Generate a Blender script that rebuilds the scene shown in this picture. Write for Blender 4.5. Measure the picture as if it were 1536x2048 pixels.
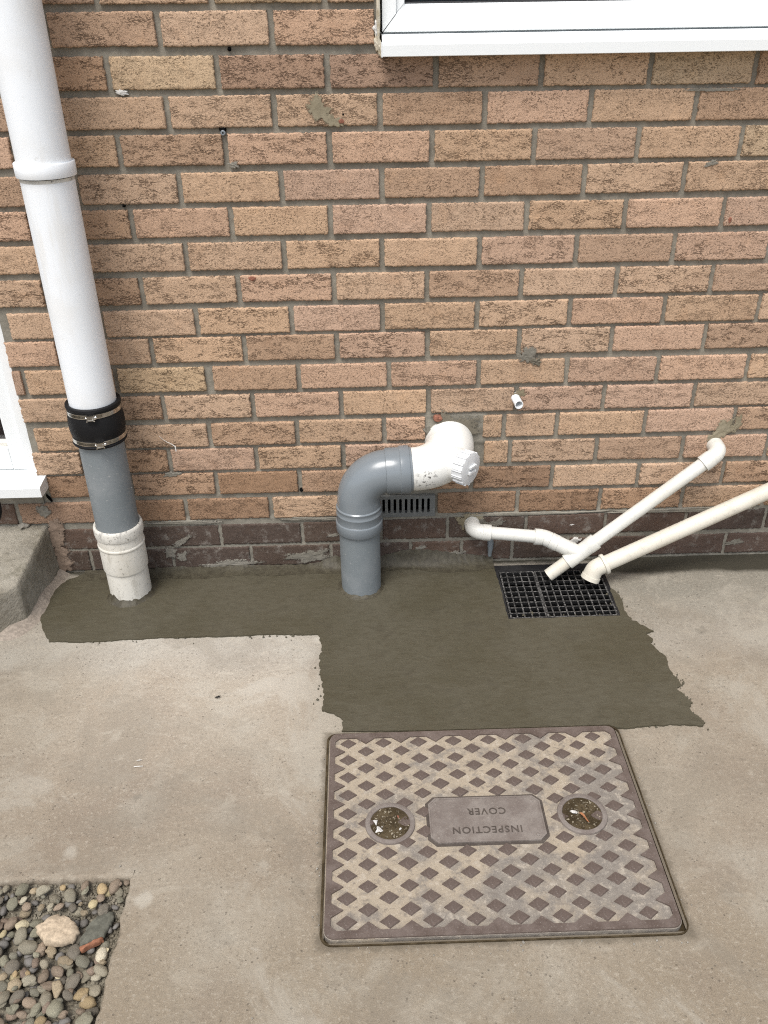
import bpy, bmesh, math, random
from mathutils import Vector, Matrix, noise
R = math.radians
for o in list(bpy.data.objects):
    bpy.data.objects.remove(o)
scene = bpy.context.scene
C = scene.collection

# ------------------------------------------------------------------ camera, sky, sun, exposure
cam_d = bpy.data.cameras.new('camera'); cam = bpy.data.objects.new('camera', cam_d); C.objects.link(cam)
scene.camera = cam
cam_d.sensor_fit = 'VERTICAL'; cam_d.sensor_height = 24.0
cam_d.lens = 24.0 * 1711.19 / 2048.0
cam_d.clip_start = 0.02; cam_d.clip_end = 500
PIT, YAW, ROL = 0.54135, 0.02118, -0.01511
fwd = Vector((math.sin(YAW)*math.cos(PIT), math.cos(YAW)*math.cos(PIT), -math.sin(PIT)))
rgt = Vector((math.cos(YAW), -math.sin(YAW), 0)); upv = rgt.cross(fwd)
r2 = math.cos(ROL)*rgt + math.sin(ROL)*upv; u2 = -math.sin(ROL)*rgt + math.cos(ROL)*upv
m = Matrix((r2, u2, -fwd)).transposed().to_4x4(); m.translation = Vector((0.40236, -1.99521, 1.37373))
cam.matrix_world = m

world = bpy.data.worlds.new('World'); scene.world = world; world.use_nodes = True
wn = world.node_tree; wn.nodes.clear()
sky = wn.nodes.new('ShaderNodeTexSky'); sky.sky_type = 'NISHITA'; sky.sun_disc = False
SUN_EL, SUN_AZ = 63.0, 205.0            # azimuth measured clockwise from +Y
sky.sun_elevation = R(SUN_EL); sky.sun_rotation = R(SUN_AZ)
sky.air_density = 1.0; sky.dust_density = 3.0; sky.ozone_density = 1.0
hsv = wn.nodes.new('ShaderNodeHueSaturation'); hsv.inputs['Saturation'].default_value = 0.48
bg = wn.nodes.new('ShaderNodeBackground'); bg.inputs['Strength'].default_value = 0.115
wo = wn.nodes.new('ShaderNodeOutputWorld')
wn.links.new(sky.outputs[0], hsv.inputs['Color']); wn.links.new(hsv.outputs[0], bg.inputs[0]); wn.links.new(bg.outputs[0], wo.inputs[0])
sl = bpy.data.lights.new('sun', 'SUN'); sl.energy = 1.5; sl.angle = R(26); sl.color = (1.0, 0.975, 0.94)
so = bpy.data.objects.new('sun', sl); C.objects.link(so)
sd = Vector((math.sin(R(SUN_AZ))*math.cos(R(SUN_EL)), math.cos(R(SUN_AZ))*math.cos(R(SUN_EL)), math.sin(R(SUN_EL))))
so.rotation_euler = sd.to_track_quat('Z', 'Y').to_euler(); so.location = sd*10
vs = scene.view_settings
vs.view_transform = 'Standard'; vs.look = 'None'; vs.gamma = 1.0; vs.use_curve_mapping = False; vs.exposure = 0.84

scene.cycles.filter_width = 1.1; scene.cycles.use_denoising = False

# ------------------------------------------------------------------ helpers
def empty(name, label, cat, loc=(0, 0, 0), group=None):
    o = bpy.data.objects.new(name, None); C.objects.link(o); o.location = loc
    o.empty_display_size = .05
    tag(o, label, cat, group); return o
def tag(o, label=None, cat=None, group=None, kind=None):
    if label: o['label'] = label
    if cat: o['category'] = cat
    if group: o['group'] = group
    if kind: o['kind'] = kind
    return o
bpy_parent_cache = []
def link(name, me, parent=None, mat=None, loc=None):
    o = bpy.data.objects.new(name, me); C.objects.link(o)
    if mat and not me.materials: me.materials.append(mat)
    if loc is not None: o.location = loc
    if parent:
        o.parent = parent
        p = parent; off = Vector((0, 0, 0))
        while p: off += Vector(p.location); p = p.parent
        if loc is None: o.location = -off          # geometry given in world coordinates
        else: o.location = Vector(loc) - off
    return o
def mesh(name, vs_, fs, smooth=False):
    me = bpy.data.meshes.new(name); me.from_pydata([tuple(v) for v in vs_], [], fs); me.update()
    if smooth:
        me.polygons.foreach_set('use_smooth', [True]*len(me.polygons))
    return me
def bm_mesh(name, bm, smooth=False):
    me = bpy.data.meshes.new(name); bm.normal_update(); bm.to_mesh(me); bm.free()
    if smooth: me.polygons.foreach_set('use_smooth', [True]*len(me.polygons))
    return me
def fbm(x, y, z, o=4, sc=1.0):
    v = 0; a = .5; p = Vector((x, y, z))*sc
    for _ in range(o):
        v += a*noise.noise(p); p = p*2.03 + Vector((3.1, 1.7, 5.2)); a *= .5
    return v
def box(name, x0, x1, y0, y1, z0, z1, mat, parent=None, bevel=0.0):
    bm = bmesh.new()
    g = bmesh.ops.create_cube(bm, size=1)
    for v in bm.verts:
        v.co = Vector(((x0+x1)/2 + v.co.x*(x1-x0), (y0+y1)/2 + v.co.y*(y1-y0), (z0+z1)/2 + v.co.z*(z1-z0)))
    if bevel:
        bmesh.ops.bevel(bm, geom=list(bm.edges), offset=bevel, segments=2, profile=.6, affect='EDGES')
    return link(name, bm_mesh(name, bm), parent, mat)
def prism_x(name, prof, x0, x1, mat, parent=None, bevel=0.0, miter=None):
    """profile of (y,z) points swept along x; miter=(dx per z) shears the left end"""
    n = len(prof)
    mz = miter or 0
    z0 = min(p[1] for p in prof)
    V = [(x0 + mz*(p[1]-z0), p[0], p[1]) for p in prof] + [(x1, p[0], p[1]) for p in prof]
    F = [(i, (i+1) % n, n+(i+1) % n, n+i) for i in range(n)] + [tuple(range(n-1, -1, -1)), tuple(range(n, 2*n))]
    bm = bmesh.new(); bv = [bm.verts.new(v) for v in V]
    for f in F: bm.faces.new([bv[i] for i in f])
    bmesh.ops.recalc_face_normals(bm, faces=bm.faces)
    if bevel: bmesh.ops.bevel(bm, geom=list(bm.edges), offset=bevel, segments=2, profile=.6, affect='EDGES')
    return link(name, bm_mesh(name, bm), parent, mat)
def poly_plate(name, loops, z0, z1, mat, parent=None, zf=None):
    """flat plate: outer loop + hole loops, top at z1, side walls down to z0"""
    bm = bmesh.new(); edges = []; rings = []
    for L in loops:
        vs_ = [bm.verts.new((p[0], p[1], z1 + (zf(p[0], p[1]) if zf else 0))) for p in L]; rings.append(vs_)
        for i in range(len(vs_)): edges.append(bm.edges.new((vs_[i], vs_[(i+1) % len(vs_)])))
    bmesh.ops.triangle_fill(bm, edges=edges, use_beauty=True, use_dissolve=False)
    bm.normal_update()
    for f in bm.faces:
        if f.normal.z < 0: f.normal_flip()
    for k, vs_ in enumerate(rings):
        lo = [bm.verts.new((v.co.x, v.co.y, z0)) for v in vs_]
        for i in range(len(vs_)):
            j = (i+1) % len(vs_)
            bm.faces.new((vs_[i], lo[i], lo[j], vs_[j]))
    bmesh.ops.recalc_face_normals(bm, faces=bm.faces)
    s = sum(f.normal.z*f.calc_area() for f in bm.faces)
    if s < 0:
        for f in bm.faces: f.normal_flip()
    return link(name, bm_mesh(name, bm), parent, mat)
def rrect(x0, x1, y0, y1, r, n=6):
    P = []
    for cx, cy, a in ((x1-r, y1-r, 0), (x0+r, y1-r, 90), (x0+r, y0+r, 180), (x1-r, y0+r, 270)):
        for i in range(n+1):
            t = R(a + 90*i/n); P.append((cx + r*math.cos(t), cy + r*math.sin(t)))
    return P
def frame_of(t):
    t = t.normalized(); a = Vector((0, 0, 1)) if abs(t.z) < .8 else Vector((0, 1, 0))
    u = a.cross(t).normalized(); return u, t.cross(u)
def tube(name, st, mat, parent=None, segs=40, cap0=False, cap1=False, smooth=True):
    """st: list of (point, tangent, radius)"""
    V, F = [], []
    u, v = frame_of(Vector(st[0][1])); pt = Vector(st[0][1]).normalized()
    for p, t, r in st:
        t = Vector(t).normalized()
        q = pt.rotation_difference(t); u = q @ u; v = q @ v; pt = t
        for i in range(segs):
            a = 2*math.pi*i/segs
            V.append(Vector(p) + (u*math.cos(a) + v*math.sin(a))*r)
    for k in range(len(st)-1):
        for i in range(segs):
            j = (i+1) % segs
            F.append((k*segs+i, k*segs+j, (k+1)*segs+j, (k+1)*segs+i))
    if cap0: F.append(tuple(range(segs-1, -1, -1)))
    if cap1: F.append(tuple((len(st)-1)*segs+i for i in range(segs)))
    me = mesh(name, V, F, smooth)
    if smooth: me.set_sharp_from_angle(angle=R(38))
    return link(name, me, parent, mat)
def line(p0, d, prof):
    p0 = Vector(p0); d = Vector(d).normalized()
    return [(p0 + d*s, d, r) for s, r in prof]
def arc(p0, d0, d1, Rb, r, n=14):
    """elbow from p0 heading d0 turning to d1 with bend radius Rb; r number or function of t"""
    d0 = Vector(d0).normalized(); d1 = Vector(d1).normalized()
    ang = d0.angle(d1); ax = d0.cross(d1).normalized()
    nrm = ax.cross(d0).normalized(); c = Vector(p0) + nrm*Rb
    out = []
    for i in range(n+1):
        q = Matrix.Rotation(ang*i/n, 3, ax)
        out.append((c + q @ (Vector(p0)-c), q @ d0, r(i/n) if callable(r) else r))
    return out
def seg(a, b, prof):
    """profile of (fraction or metres from a, r) along a->b"""
    a = Vector(a); b = Vector(b); return line(a, b-a, prof)

# ------------------------------------------------------------------ materials
class Mat:
    def __init__(s, name, rough=.7, spec=.4):
        s.m = bpy.data.materials.new(name); s.m.use_nodes = True; s.t = s.m.node_tree
        s.b = s.t.nodes['Principled BSDF']; s.b.inputs['Roughness'].default_value = rough
        s.b.inputs['Specular IOR Level'].default_value = spec
        s.co = s.n('ShaderNodeTexCoord').outputs['Object']
    def n(s, typ, **kw):
        n = s.t.nodes.new(typ)
        for k, v in kw.items(): setattr(n, k, v)
        return n
    def L(s, a, b): s.t.links.new(a, b)
    def put(s, sock, v):
        if hasattr(v, 'is_linked') or isinstance(v, bpy.types.NodeSocket): s.L(v, sock)
        else: sock.default_value = v
    def map(s, scale=(1, 1, 1), co=None, loc=(0, 0, 0)):
        n = s.n('ShaderNodeMapping'); n.inputs['Scale'].default_value = scale
        s.put(n.inputs['Location'], loc)
        s.L(co or s.co, n.inputs['Vector']); return n.outputs[0]
    def noise(s, scale, detail=4, rough=.55, co=None, dist=0.0, w=None):
        n = s.n('ShaderNodeTexNoise'); n.inputs['Scale'].default_value = scale; n.inputs['Detail'].default_value = detail
        n.inputs['Roughness'].default_value = rough; n.inputs['Distortion'].default_value = dist
        s.L(co or s.co, n.inputs['Vector']); return n.outputs['Fac']
    def voro(s, scale, co=None, feature='F1', rnd=1.0):
        n = s.n('ShaderNodeTexVoronoi'); n.feature = feature; n.inputs['Scale'].default_value = scale
        n.inputs['Randomness'].default_value = rnd
        s.L(co or s.co, n.inputs['Vector']); return n
    def ramp(s, f, a, b, lo=0.0, hi=1.0):
        n = s.n('ShaderNodeMapRange'); n.interpolation_type = 'SMOOTHSTEP'
        s.put(n.inputs['Value'], f); n.inputs['From Min'].default_value = a; n.inputs['From Max'].default_value = b
        n.inputs['To Min'].default_value = lo; n.inputs['To Max'].default_value = hi; return n.outputs[0]
    def math(s, op, a, b=0.0):
        n = s.n('ShaderNodeMath', operation=op); s.put(n.inputs[0], a); s.put(n.inputs[1], b); return n.outputs[0]
    def mix(s, f, a, b, mode='MIX'):
        n = s.n('ShaderNodeMix', data_type='RGBA', blend_type=mode)
        s.put(n.inputs[0], f)
        for k, v in ((6, a), (7, b)):
            s.put(n.inputs[k], v if not isinstance(v, tuple) else (v + (1,) if len(v) == 3 else v))
        return n.outputs[2]
    def xyz(s, co=None):
        n = s.n('ShaderNodeSeparateXYZ'); s.L(co or s.co, n.inputs[0]); return n.outputs
    def color(s, v): s.put(s.b.inputs['Base Color'], v if not (isinstance(v, tuple) and len(v) == 3) else v + (1,))
    def rough(s, v): s.put(s.b.inputs['Roughness'], v)
    def bump(s, h, dist, strength=1.0, prev=None):
        n = s.n('ShaderNodeBump'); n.inputs['Strength'].default_value = strength; n.inputs['Distance'].default_value = dist
        s.L(h, n.inputs['Height'])
        if prev: s.L(prev, n.inputs['Normal'])
        s.L(n.outputs[0], s.b.inputs['Normal']); return n.outputs[0]

def brick_mat(name, smooth=False):
    M = Mat(name, .92, .2)
    oi = M.n('ShaderNodeObjectInfo')
    comb = M.n('ShaderNodeCombineXYZ')
    rv = M.math('MULTIPLY', oi.outputs['Random'], 37.0); M.L(rv, comb.inputs[0]); M.L(M.math('MULTIPLY', rv, 1.7), comb.inputs[1]); M.L(M.math('MULTIPLY', rv, .6), comb.inputs[2])
    va = M.n('ShaderNodeVectorMath', operation='ADD'); M.L(M.co, va.inputs[0]); M.L(comb.outputs[0], va.inputs[1]); co = va.outputs[0]
    base = oi.outputs['Color']
    blot = M.noise(13, 4, .6, co)
    col = M.mix(M.ramp(blot, .52, .76, 0, .5), base, M.mix(1.0, base, (.52, .46, .45), 'MULTIPLY'))
    lite = M.noise(26, 4, .6, co)
    col = M.mix(M.ramp(lite, .55, .75, 0, .45), col, M.mix(1.0, base, (1.32, 1.25, 1.15), 'MULTIPLY'))
    # drag-face creases: short torn horizontal cracks, patchy, different on every brick
    per = M.ramp(M.math('FRACT', M.math('MULTIPLY', oi.outputs['Random'], 91.7)), .05, .9, .12, 1.0)
    cs = M.map((78, 78, 230), co)
    n1 = M.noise(1.0, 4, .58, cs, .25)
    ridge = M.math('ABSOLUTE', M.math('SUBTRACT', n1, .5))
    crk = M.ramp(ridge, .014, .042, 1, 0)
    msk = M.ramp(M.noise(1.0, 4, .6, M.map((26, 26, 60), co)), .49, .58, 0, 1)
    crk = M.math('MULTIPLY', M.math('MULTIPLY', crk, msk), per)
    # small pits and flecks
    pit = M.ramp(M.noise(1.0, 4, .65, M.map((190, 190, 330), co)), .56, .66, 0, 1)
    pit = M.math('MULTIPLY', pit, M.ramp(M.noise(30, 3, .55, co), .40, .60, .2, 1))
    flk = M.math('MULTIPLY', M.ramp(M.noise(1.0, 3, .6, M.map((330, 330, 520), co)), .60, .68, 0, 1), .8)
    spk = M.ramp(M.noise(430, 2, .5, co), .62, .72, 0, 1)
    grain = M.noise(700, 3, .65, co)
    if smooth:
        crk = M.math('MULTIPLY', crk, .12); pit = M.math('MULTIPLY', pit, .35); flk = M.math('MULTIPLY', flk, .4)
    dark = M.mix(1.0, base, (.15, .11, .085), 'MULTIPLY')  # depth shade of creases and pits put into the colour, along with their dirt
    soil = M.ramp(M.noise(60, 5, .7, co), .50, .70, 0, .24)
    col = M.mix(soil, col, M.mix(1.0, base, (.70, .64, .58), 'MULTIPLY'))
    pit = M.math('MULTIPLY', pit, M.math('SUBTRACT', 1.15, M.math('MULTIPLY', per, .5)))
    col = M.mix(M.math('MULTIPLY', crk, .74), col, dark)
    col = M.mix(M.math('MULTIPLY', pit, .62), col, dark)
    col = M.mix(M.math('MULTIPLY', flk, .6), col, dark)
    col = M.mix(M.math('MULTIPLY', spk, .5 if not smooth else .35), col, M.mix(1.0, base, (1.65, 1.6, 1.5), 'MULTIPLY') if not smooth else (.36, .34, .31))
    col = M.mix(M.ramp(grain, .32, .66, 0, .30), col, M.mix(1.0, base, (1.32, 1.26, 1.18), 'MULTIPLY'))
    if smooth:
        sc = M.ramp(M.noise(40, 5, .7, co), .52, .70, 0, .5)
        col = M.mix(sc, col, (.30, .275, .24))
        M.rough(.75)
    M.color(col)
    h = M.math('SUBTRACT', M.math('MULTIPLY', grain, .35), M.math('ADD', M.math('MULTIPLY', crk, 1.1), M.math('ADD', M.math('MULTIPLY', pit, .7), M.math('MULTIPLY', flk, .4))))
    h = M.math('ADD', h, M.math('MULTIPLY', M.noise(75, 5, .65, co), .9 if not smooth else .2))
    M.bump(h, .0026, 1.0)
    return M.m
m_brick = brick_mat('buff_brick'); m_ebrick = brick_mat('dark_brick', True)

def mortar_mat(name, ca, cb, wet=False, bumpd=.0012, fade=False):
    M = Mat(name, .95 if not wet else .62, .25)
    n = M.noise(9, 6, .6); f = M.noise(420, 3, .6); mid = M.noise(60, 5, .65)
    col = M.mix(M.ramp(n, .35, .65), ca, cb)
    col = M.mix(M.ramp(mid, .4, .68, 0, .35), col, tuple(c*.6 for c in ca))
    col = M.mix(M.ramp(f, .60, .72, 0, .35), col, tuple(min(1, c*1.7) for c in cb))
    M.color(col)
    M.bump(M.math('ADD', M.math('MULTIPLY', f, .35), mid), bumpd, .8)
    if fade:
        at = M.n('ShaderNodeAttribute'); at.attribute_name = 'fade'
        br = M.math('MULTIPLY', M.math('SUBTRACT', M.noise(170, 5, .7), .5), 1.9)
        M.L(M.ramp(M.math('ADD', M.math('MULTIPLY', at.outputs['Fac'], 1.25), br), .12, .42), M.b.inputs['Alpha'])
    return M.m
m_mortar = mortar_mat('mortar', (.205, .189, .155), (.285, .264, .216), bumpd=.002)
m_smear = mortar_mat('pale_mortar', (.25, .232, .195), (.185, .170, .138), bumpd=.003, fade=True); m_crumb = mortar_mat('crumb_mortar', (.30, .28, .24), (.22, .20, .17))
m_smear2 = mortar_mat('olive_mortar', (.22, .185, .12), (.27, .235, .165), fade=True)
m_fresh = mortar_mat('grey_fill_mortar', (.20, .178, .135), (.15, .132, .10), fade=True)

# wet mortar
M = Mat('wet_mortar', .5, .35)
big = M.noise(3.2, 5, .6); fine = M.noise(260, 4, .6); mid = M.noise(1.0, 5, .65, M.map((40, 75, 60)))
col = M.mix(M.ramp(big, .35, .68), (.066, .058, .036), (.082, .073, .049))
col = M.mix(M.ramp(mid, .42, .66, 0, .45), col, (.056, .047, .028))
col = M.mix(M.ramp(fine, .58, .70, 0, .4), col, (.115, .104, .078)); col = M.mix(M.ramp(fine, .40, .28, 0, .5), col, (.035, .029, .018))
tw = M.noise(1.0, 5, .6, M.map((9, 26, 9), loc=(3, 1, 0)), 1.6); col = M.mix(M.ramp(tw, .5, .66, 0, .22), col, (.098, .088, .062))
md = M.noise(13, 5, .65); col = M.mix(M.ramp(md, .55, .68, 0, .35), col, (.048, .041, .026))
M.color(col); M.rough(M.ramp(big, .3, .7, .50, .72))
M.bump(M.math('ADD', M.math('ADD', M.math('MULTIPLY', fine, .3), mid), M.math('MULTIPLY', tw, .5)), .0022, .8)
m_wet = M.m
M = Mat('wet_fillet', .55, .35)
mid = M.noise(70, 6, .65); col = M.mix(M.ramp(mid, .35, .65), (.048, .041, .027), (.074, .065, .043)); M.color(col)
M.bump(mid, .003, .8); m_wetrough = M.m

# concrete
M = Mat('concrete', .9, .25)
X, Y, Z = M.xyz()
big = M.noise(1.7, 5, .6); med = M.noise(7, 6, .62, dist=.3); fine = M.noise(130, 5, .65); grit = M.noise(520, 3, .6)
col = M.mix(M.ramp(big, .36, .66), (.345, .292, .232), (.395, .35, .288))
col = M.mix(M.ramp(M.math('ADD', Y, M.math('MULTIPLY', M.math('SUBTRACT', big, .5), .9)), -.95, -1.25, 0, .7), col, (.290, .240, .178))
col = M.mix(M.ramp(M.noise(3.1, 4, .6, M.map((1, 1, 1), loc=(4.2, 1.3, 0))), .46, .68, 0, .55), col, (.27, .222, .178))
col = M.mix(M.ramp(med, .50, .70, 0, .55), col, (.43, .40, .345))
col = M.mix(M.ramp(M.noise(11, 5, .6, M.map((1, 1, 1), loc=(9, 3, 1))), .60, .74, 0, .35), col, (.235, .215, .185))
# cement-washed strip beside the fresh mortar and to the right
edge = M.math('ADD', Y, M.math('MULTIPLY', M.math('SUBTRACT', M.noise(5, 4, .6), .5), .22))
col = M.mix(M.ramp(edge, -.50, -.33, 0, .45), col, (.40, .39, .36))
rt = M.math('ADD', X, M.math('MULTIPLY', M.math('SUBTRACT', M.noise(6, 5, .6), .5), .3))
col = M.mix(M.math('MULTIPLY', M.ramp(rt, .98, 1.12), M.ramp(edge, -.36, -.12, 0, .75)), col, (.255, .24, .205))
col = M.mix(M.ramp(fine, .54, .68, 0, .55), col, (.50, .455, .385))
col = M.mix(M.ramp(fine, .46, .30, 0, .6), col, (.20, .172, .138))
peb = M.noise(58, 5, .7); col = M.mix(M.ramp(peb, .56, .70, 0, .4), col, (.22, .19, .155)); col = M.mix(M.ramp(peb, .44, .30, 0, .35), col, (.50, .46, .395))
vp = M.voro(95); pits = M.math('MULTIPLY', M.ramp(vp.outputs['Distance'], .10, .22, 1, 0), M.ramp(M.noise(23, 3, .5), .48, .62))
col = M.mix(M.math('MULTIPLY', pits, .65), col, (.13, .11, .09))
col = M.mix(M.ramp(grit, .58, .70, 0, .55), col, (.54, .50, .43)); col = M.mix(M.ramp(grit, .42, .32, 0, .5), col, (.17, .15, .12))
# pale scuffs
sc = M.ramp(M.noise(1.0, 4, .7, M.map((9, 26, 9), loc=(2, 7, 0))), .66, .74, 0, .5); col = M.mix(sc, col, (.52, .49, .44))
wob = M.n('ShaderNodeVectorMath', operation='MULTIPLY_ADD'); nz3 = M.n('ShaderNodeTexNoise'); nz3.inputs['Scale'].default_value = 38; nz3.inputs['Detail'].default_value = 4; M.L(M.co, nz3.inputs['Vector'])
M.L(nz3.outputs['Color'], wob.inputs[0]); wob.inputs[1].default_value = (.03, .03, 0); M.L(M.co, wob.inputs[2])
sp = M.voro(6.5, wob.outputs[0]); spr = M.xyz(sp.outputs['Color'])
col = M.mix(M.math('MULTIPLY', M.ramp(sp.outputs['Distance'], .07, .15, .6, 0), M.ramp(spr[0], .55, .75)), col, (.56, .53, .47))
col = M.mix(M.math('MULTIPLY', M.ramp(sp.outputs['Distance'], .06, .13, .55, 0), M.ramp(spr[1], .74, .84)), col, (.20, .18, .15))
st1 = M.noise(2.7, 6, .68, M.map((1, 1, 1), loc=(7.7, 2.2, 0)), .8); col = M.mix(M.ramp(st1, .50, .63, 0, .5), col, (.275, .242, .198)); col = M.mix(M.ramp(st1, .46, .36, 0, .5), col, (.46, .43, .375))
swp = M.noise(1.0, 6, .68, M.map((8, 17, 8), loc=(1, 5, 0)), .9); col = M.mix(M.ramp(swp, .54, .68, 0, .4), col, (.46, .42, .355))
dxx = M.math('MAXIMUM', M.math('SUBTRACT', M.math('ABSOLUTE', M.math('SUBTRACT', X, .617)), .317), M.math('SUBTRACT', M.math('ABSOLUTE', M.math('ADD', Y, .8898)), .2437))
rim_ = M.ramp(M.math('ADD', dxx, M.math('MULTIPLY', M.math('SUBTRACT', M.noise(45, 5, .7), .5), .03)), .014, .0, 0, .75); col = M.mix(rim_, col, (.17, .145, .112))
# damp along the wall foot on the right and beside the step
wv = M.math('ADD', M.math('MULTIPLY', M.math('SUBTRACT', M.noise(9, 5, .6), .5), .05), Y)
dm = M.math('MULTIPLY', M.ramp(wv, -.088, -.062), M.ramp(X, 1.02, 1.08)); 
pale_area = M.math('MULTIPLY', M.ramp(edge, -1.0, -.42), M.ramp(X, .36, .15)); pale_area = M.math('MULTIPLY', pale_area, M.ramp(X, -.42, -.12))  # paler concrete left of the cover, stronger towards the wall
col = M.mix(1.0, col, M.mix(pale_area, (.75, .735, .695), (1.02, 1.022, 1.005)), 'MULTIPLY')
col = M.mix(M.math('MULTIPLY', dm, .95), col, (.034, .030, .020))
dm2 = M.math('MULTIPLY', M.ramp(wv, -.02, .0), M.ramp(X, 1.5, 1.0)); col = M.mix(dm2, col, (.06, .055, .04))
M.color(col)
h = M.math('ADD', M.math('MULTIPLY', fine, .9), M.math('ADD', M.math('MULTIPLY', grit, .25), M.math('MULTIPLY', med, .8)))
M.bump(M.math('SUBTRACT', h, M.math('MULTIPLY', pits, .6)), .0016, .8); m_conc = M.m
M = Mat('old_concrete', .95, .2)
a = M.noise(9, 6, .65); f = M.noise(90, 6, .7); g = M.noise(26, 5, .65)
col = M.mix(M.ramp(a, .35, .65), (.235, .212, .168), (.31, .285, .235))
col = M.mix(M.ramp(g, .5, .68, 0, .6), col, (.165, .15, .112))
col = M.mix(M.ramp(f, .56, .7, 0, .6), col, (.42, .38, .31)); col = M.mix(M.ramp(f, .44, .3, 0, .6), col, (.10, .09, .07))
M.color(col); M.bump(M.math('ADD', f, g), .006, .9); m_step = M.m

def plastic(name, c, rough=.32, dirt=(.5, .45, .36), amt=.25, spec=.5, stain=None, streak=0.0):
    M = Mat(name, rough, spec)
    n = M.noise(7, 5, .6); f = M.noise(70, 5, .7); s2 = M.noise(1.0, 4, .6, M.map((30, 30, 3)))
    col = M.mix(M.ramp(n, .45, .75, 0, amt), c, dirt)
    col = M.mix(M.ramp(f, .62, .74, 0, amt*.9), col, tuple(x*.6 for x in dirt))
    if streak: col = M.mix(M.ramp(s2, .52, .7, 0, streak), col, dirt)
    if stain:
        if stain > 0:
            col = M.mix(M.ramp(M.noise(130, 5, .72), .57, .66, 0, stain), col, (.10, .09, .075))
            col = M.mix(M.ramp(M.noise(1.0, 5, .7, M.map((40, 40, 11))), .54, .68, 0, stain*.8), col, tuple(x*.7 for x in dirt))
        else:
            col = M.mix(M.ramp(M.noise(140, 5, .72), .60, .68, 0, .5), col, (.42, .42, .40))
    M.color(col); M.rough(M.ramp(n, .3, .7, rough, rough+.15))
    M.bump(M.math('ADD', M.math('MULTIPLY', f, .3), n), .0004, .5); return M.m
m_white = plastic('white_pvc', (.80, .83, .85), .36, (.64, .60, .52), .30, streak=.32)
m_whiteg = plastic('white_bend_pvc', (.69, .685, .645), .38, (.62, .58, .48), .25, stain=.25)
m_upvc = plastic('white_window_pvc', (.80, .825, .825), .25, (.70, .69, .62), .08)
m_cream = plastic('cream_pipe', (.76, .74, .68), .42, (.62, .57, .45), .35, stain=.35)
m_wastew = plastic('white_waste_pipe', (.665, .66, .61), .4, (.50, .455, .34), .35, stain=.2)
m_wastec = plastic('ivory_waste_pipe', (.635, .60, .51), .42, (.46, .40, .30), .4, stain=.25)
m_sock = plastic('old_white_socket', (.68, .655, .585), .55, (.44, .40, .32), .6, stain=.5)
m_rim = plastic('splashed_socket_rim', (.62, .60, .54), .6, (.30, .29, .27), .9, stain=.9)
m_cap = plastic('access_cap', (.66, .67, .67), .5, (.6, .58, .52), .25, stain=.2)
m_grey = plastic('grey_pvc', (.180, .203, .218), .17, (.24, .26, .28), .4)
m_greym = plastic('matt_grey_pvc', (.172, .194, .203), .5, (.26, .275, .28), .6, stain=-1)
m_rubber = plastic('black_rubber', (.007, .007, .008), .5, (.018, .018, .018), .4, spec=.22)
m_black = plastic('black_plastic', (.012, .012, .013), .45, (.05, .048, .044), .6)
M = Mat('grate_plastic', .5, .4)
f = M.noise(190, 4, .7); gn = M.n('ShaderNodeNewGeometry'); nz_ = M.xyz(gn.outputs['Normal'])[2]
f = M.math('MULTIPLY', M.ramp(f, .47, .66, .06, .55), M.ramp(nz_, .5, .9)); col = M.mix(f, (.012, .012, .012), (.34, .33, .31)); M.color(col); m_grate = M.m
M = Mat('steel', .28, .5); M.b.inputs['Metallic'].default_value = 1.0
M.color(M.mix(M.ramp(M.noise(60, 3, .6), .4, .7), (.62, .60, .56), (.42, .40, .36))); m_steel = M.m
M = Mat('clip_slots', .5, .3); M.color((.03, .025, .015)); m_slot = M.m
M = Mat('void', .9, .0); M.color((.006, .006, .006)); m_void = M.m
M = Mat('vent_grey', .5, .4); n = M.noise(70, 5, .7)
M.color(M.mix(M.ramp(n, .5, .7, 0, .6), (.15, .155, .15), (.27, .27, .25))); M.bump(n, .0005, .6); m_vent = M.m
M = Mat('marked_white_bend', .38, .5)
n = M.noise(7, 5, .6); f = M.noise(85, 5, .7)
col = M.mix(M.ramp(n, .45, .75, 0, .3), (.74, .735, .69), (.56, .52, .42))
vd = M.n('ShaderNodeVectorMath', operation='DISTANCE'); M.L(M.co, vd.inputs[0]); vd.inputs[1].default_value = (.548, -.150, .352)
near = M.ramp(vd.outputs['Value'], .040, .010)
col = M.mix(M.math('MULTIPLY', M.ramp(M.noise(120, 4, .65), .53, .60), near), col, (.09, .085, .08))
col = M.mix(M.ramp(f, .66, .75, 0, .3), col, (.35, .31, .24))
M.color(col); M.bump(n, .0004, .5); m_bend = M.m
# inspection cover
def iron_mat(name, a, b, c):
    M = Mat(name, .72, .35); n = M.noise(24, 6, .65); f = M.noise(230, 4, .7)
    col = M.mix(M.ramp(n, .35, .68), a, b); col = M.mix(M.ramp(f, .56, .70, 0, .5), col, c)
    M.color(col); M.bump(M.math('ADD', n, f), .0007, .8); return M.m
m_iron = iron_mat('cast_iron', (.088, .064, .052), (.138, .108, .092), (.26, .23, .20))
m_plate = iron_mat('worn_iron_plate', (.148, .122, .106), (.215, .188, .165), (.32, .29, .25))
m_letter = iron_mat('raised_letters', (.058, .046, .038), (.085, .07, .058), (.16, .14, .12))
M = Mat('packed_dust', .95, .15)
n = M.noise(7.5, 5, .62); f = M.noise(75, 5, .68); g = M.noise(400, 3, .6)
X, Y, Z = M.xyz(); wt = M.math('ADD', M.math('MULTIPLY', M.math('SUBTRACT', X, .60), .28), M.math('MULTIPLY', M.math('SUBTRACT', -.86, Y), .3))
col = M.mix(M.ramp(M.math('ADD', n, wt), .44, .64, 0, .9), (.335, .282, .212), (.205, .184, .160))
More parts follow.
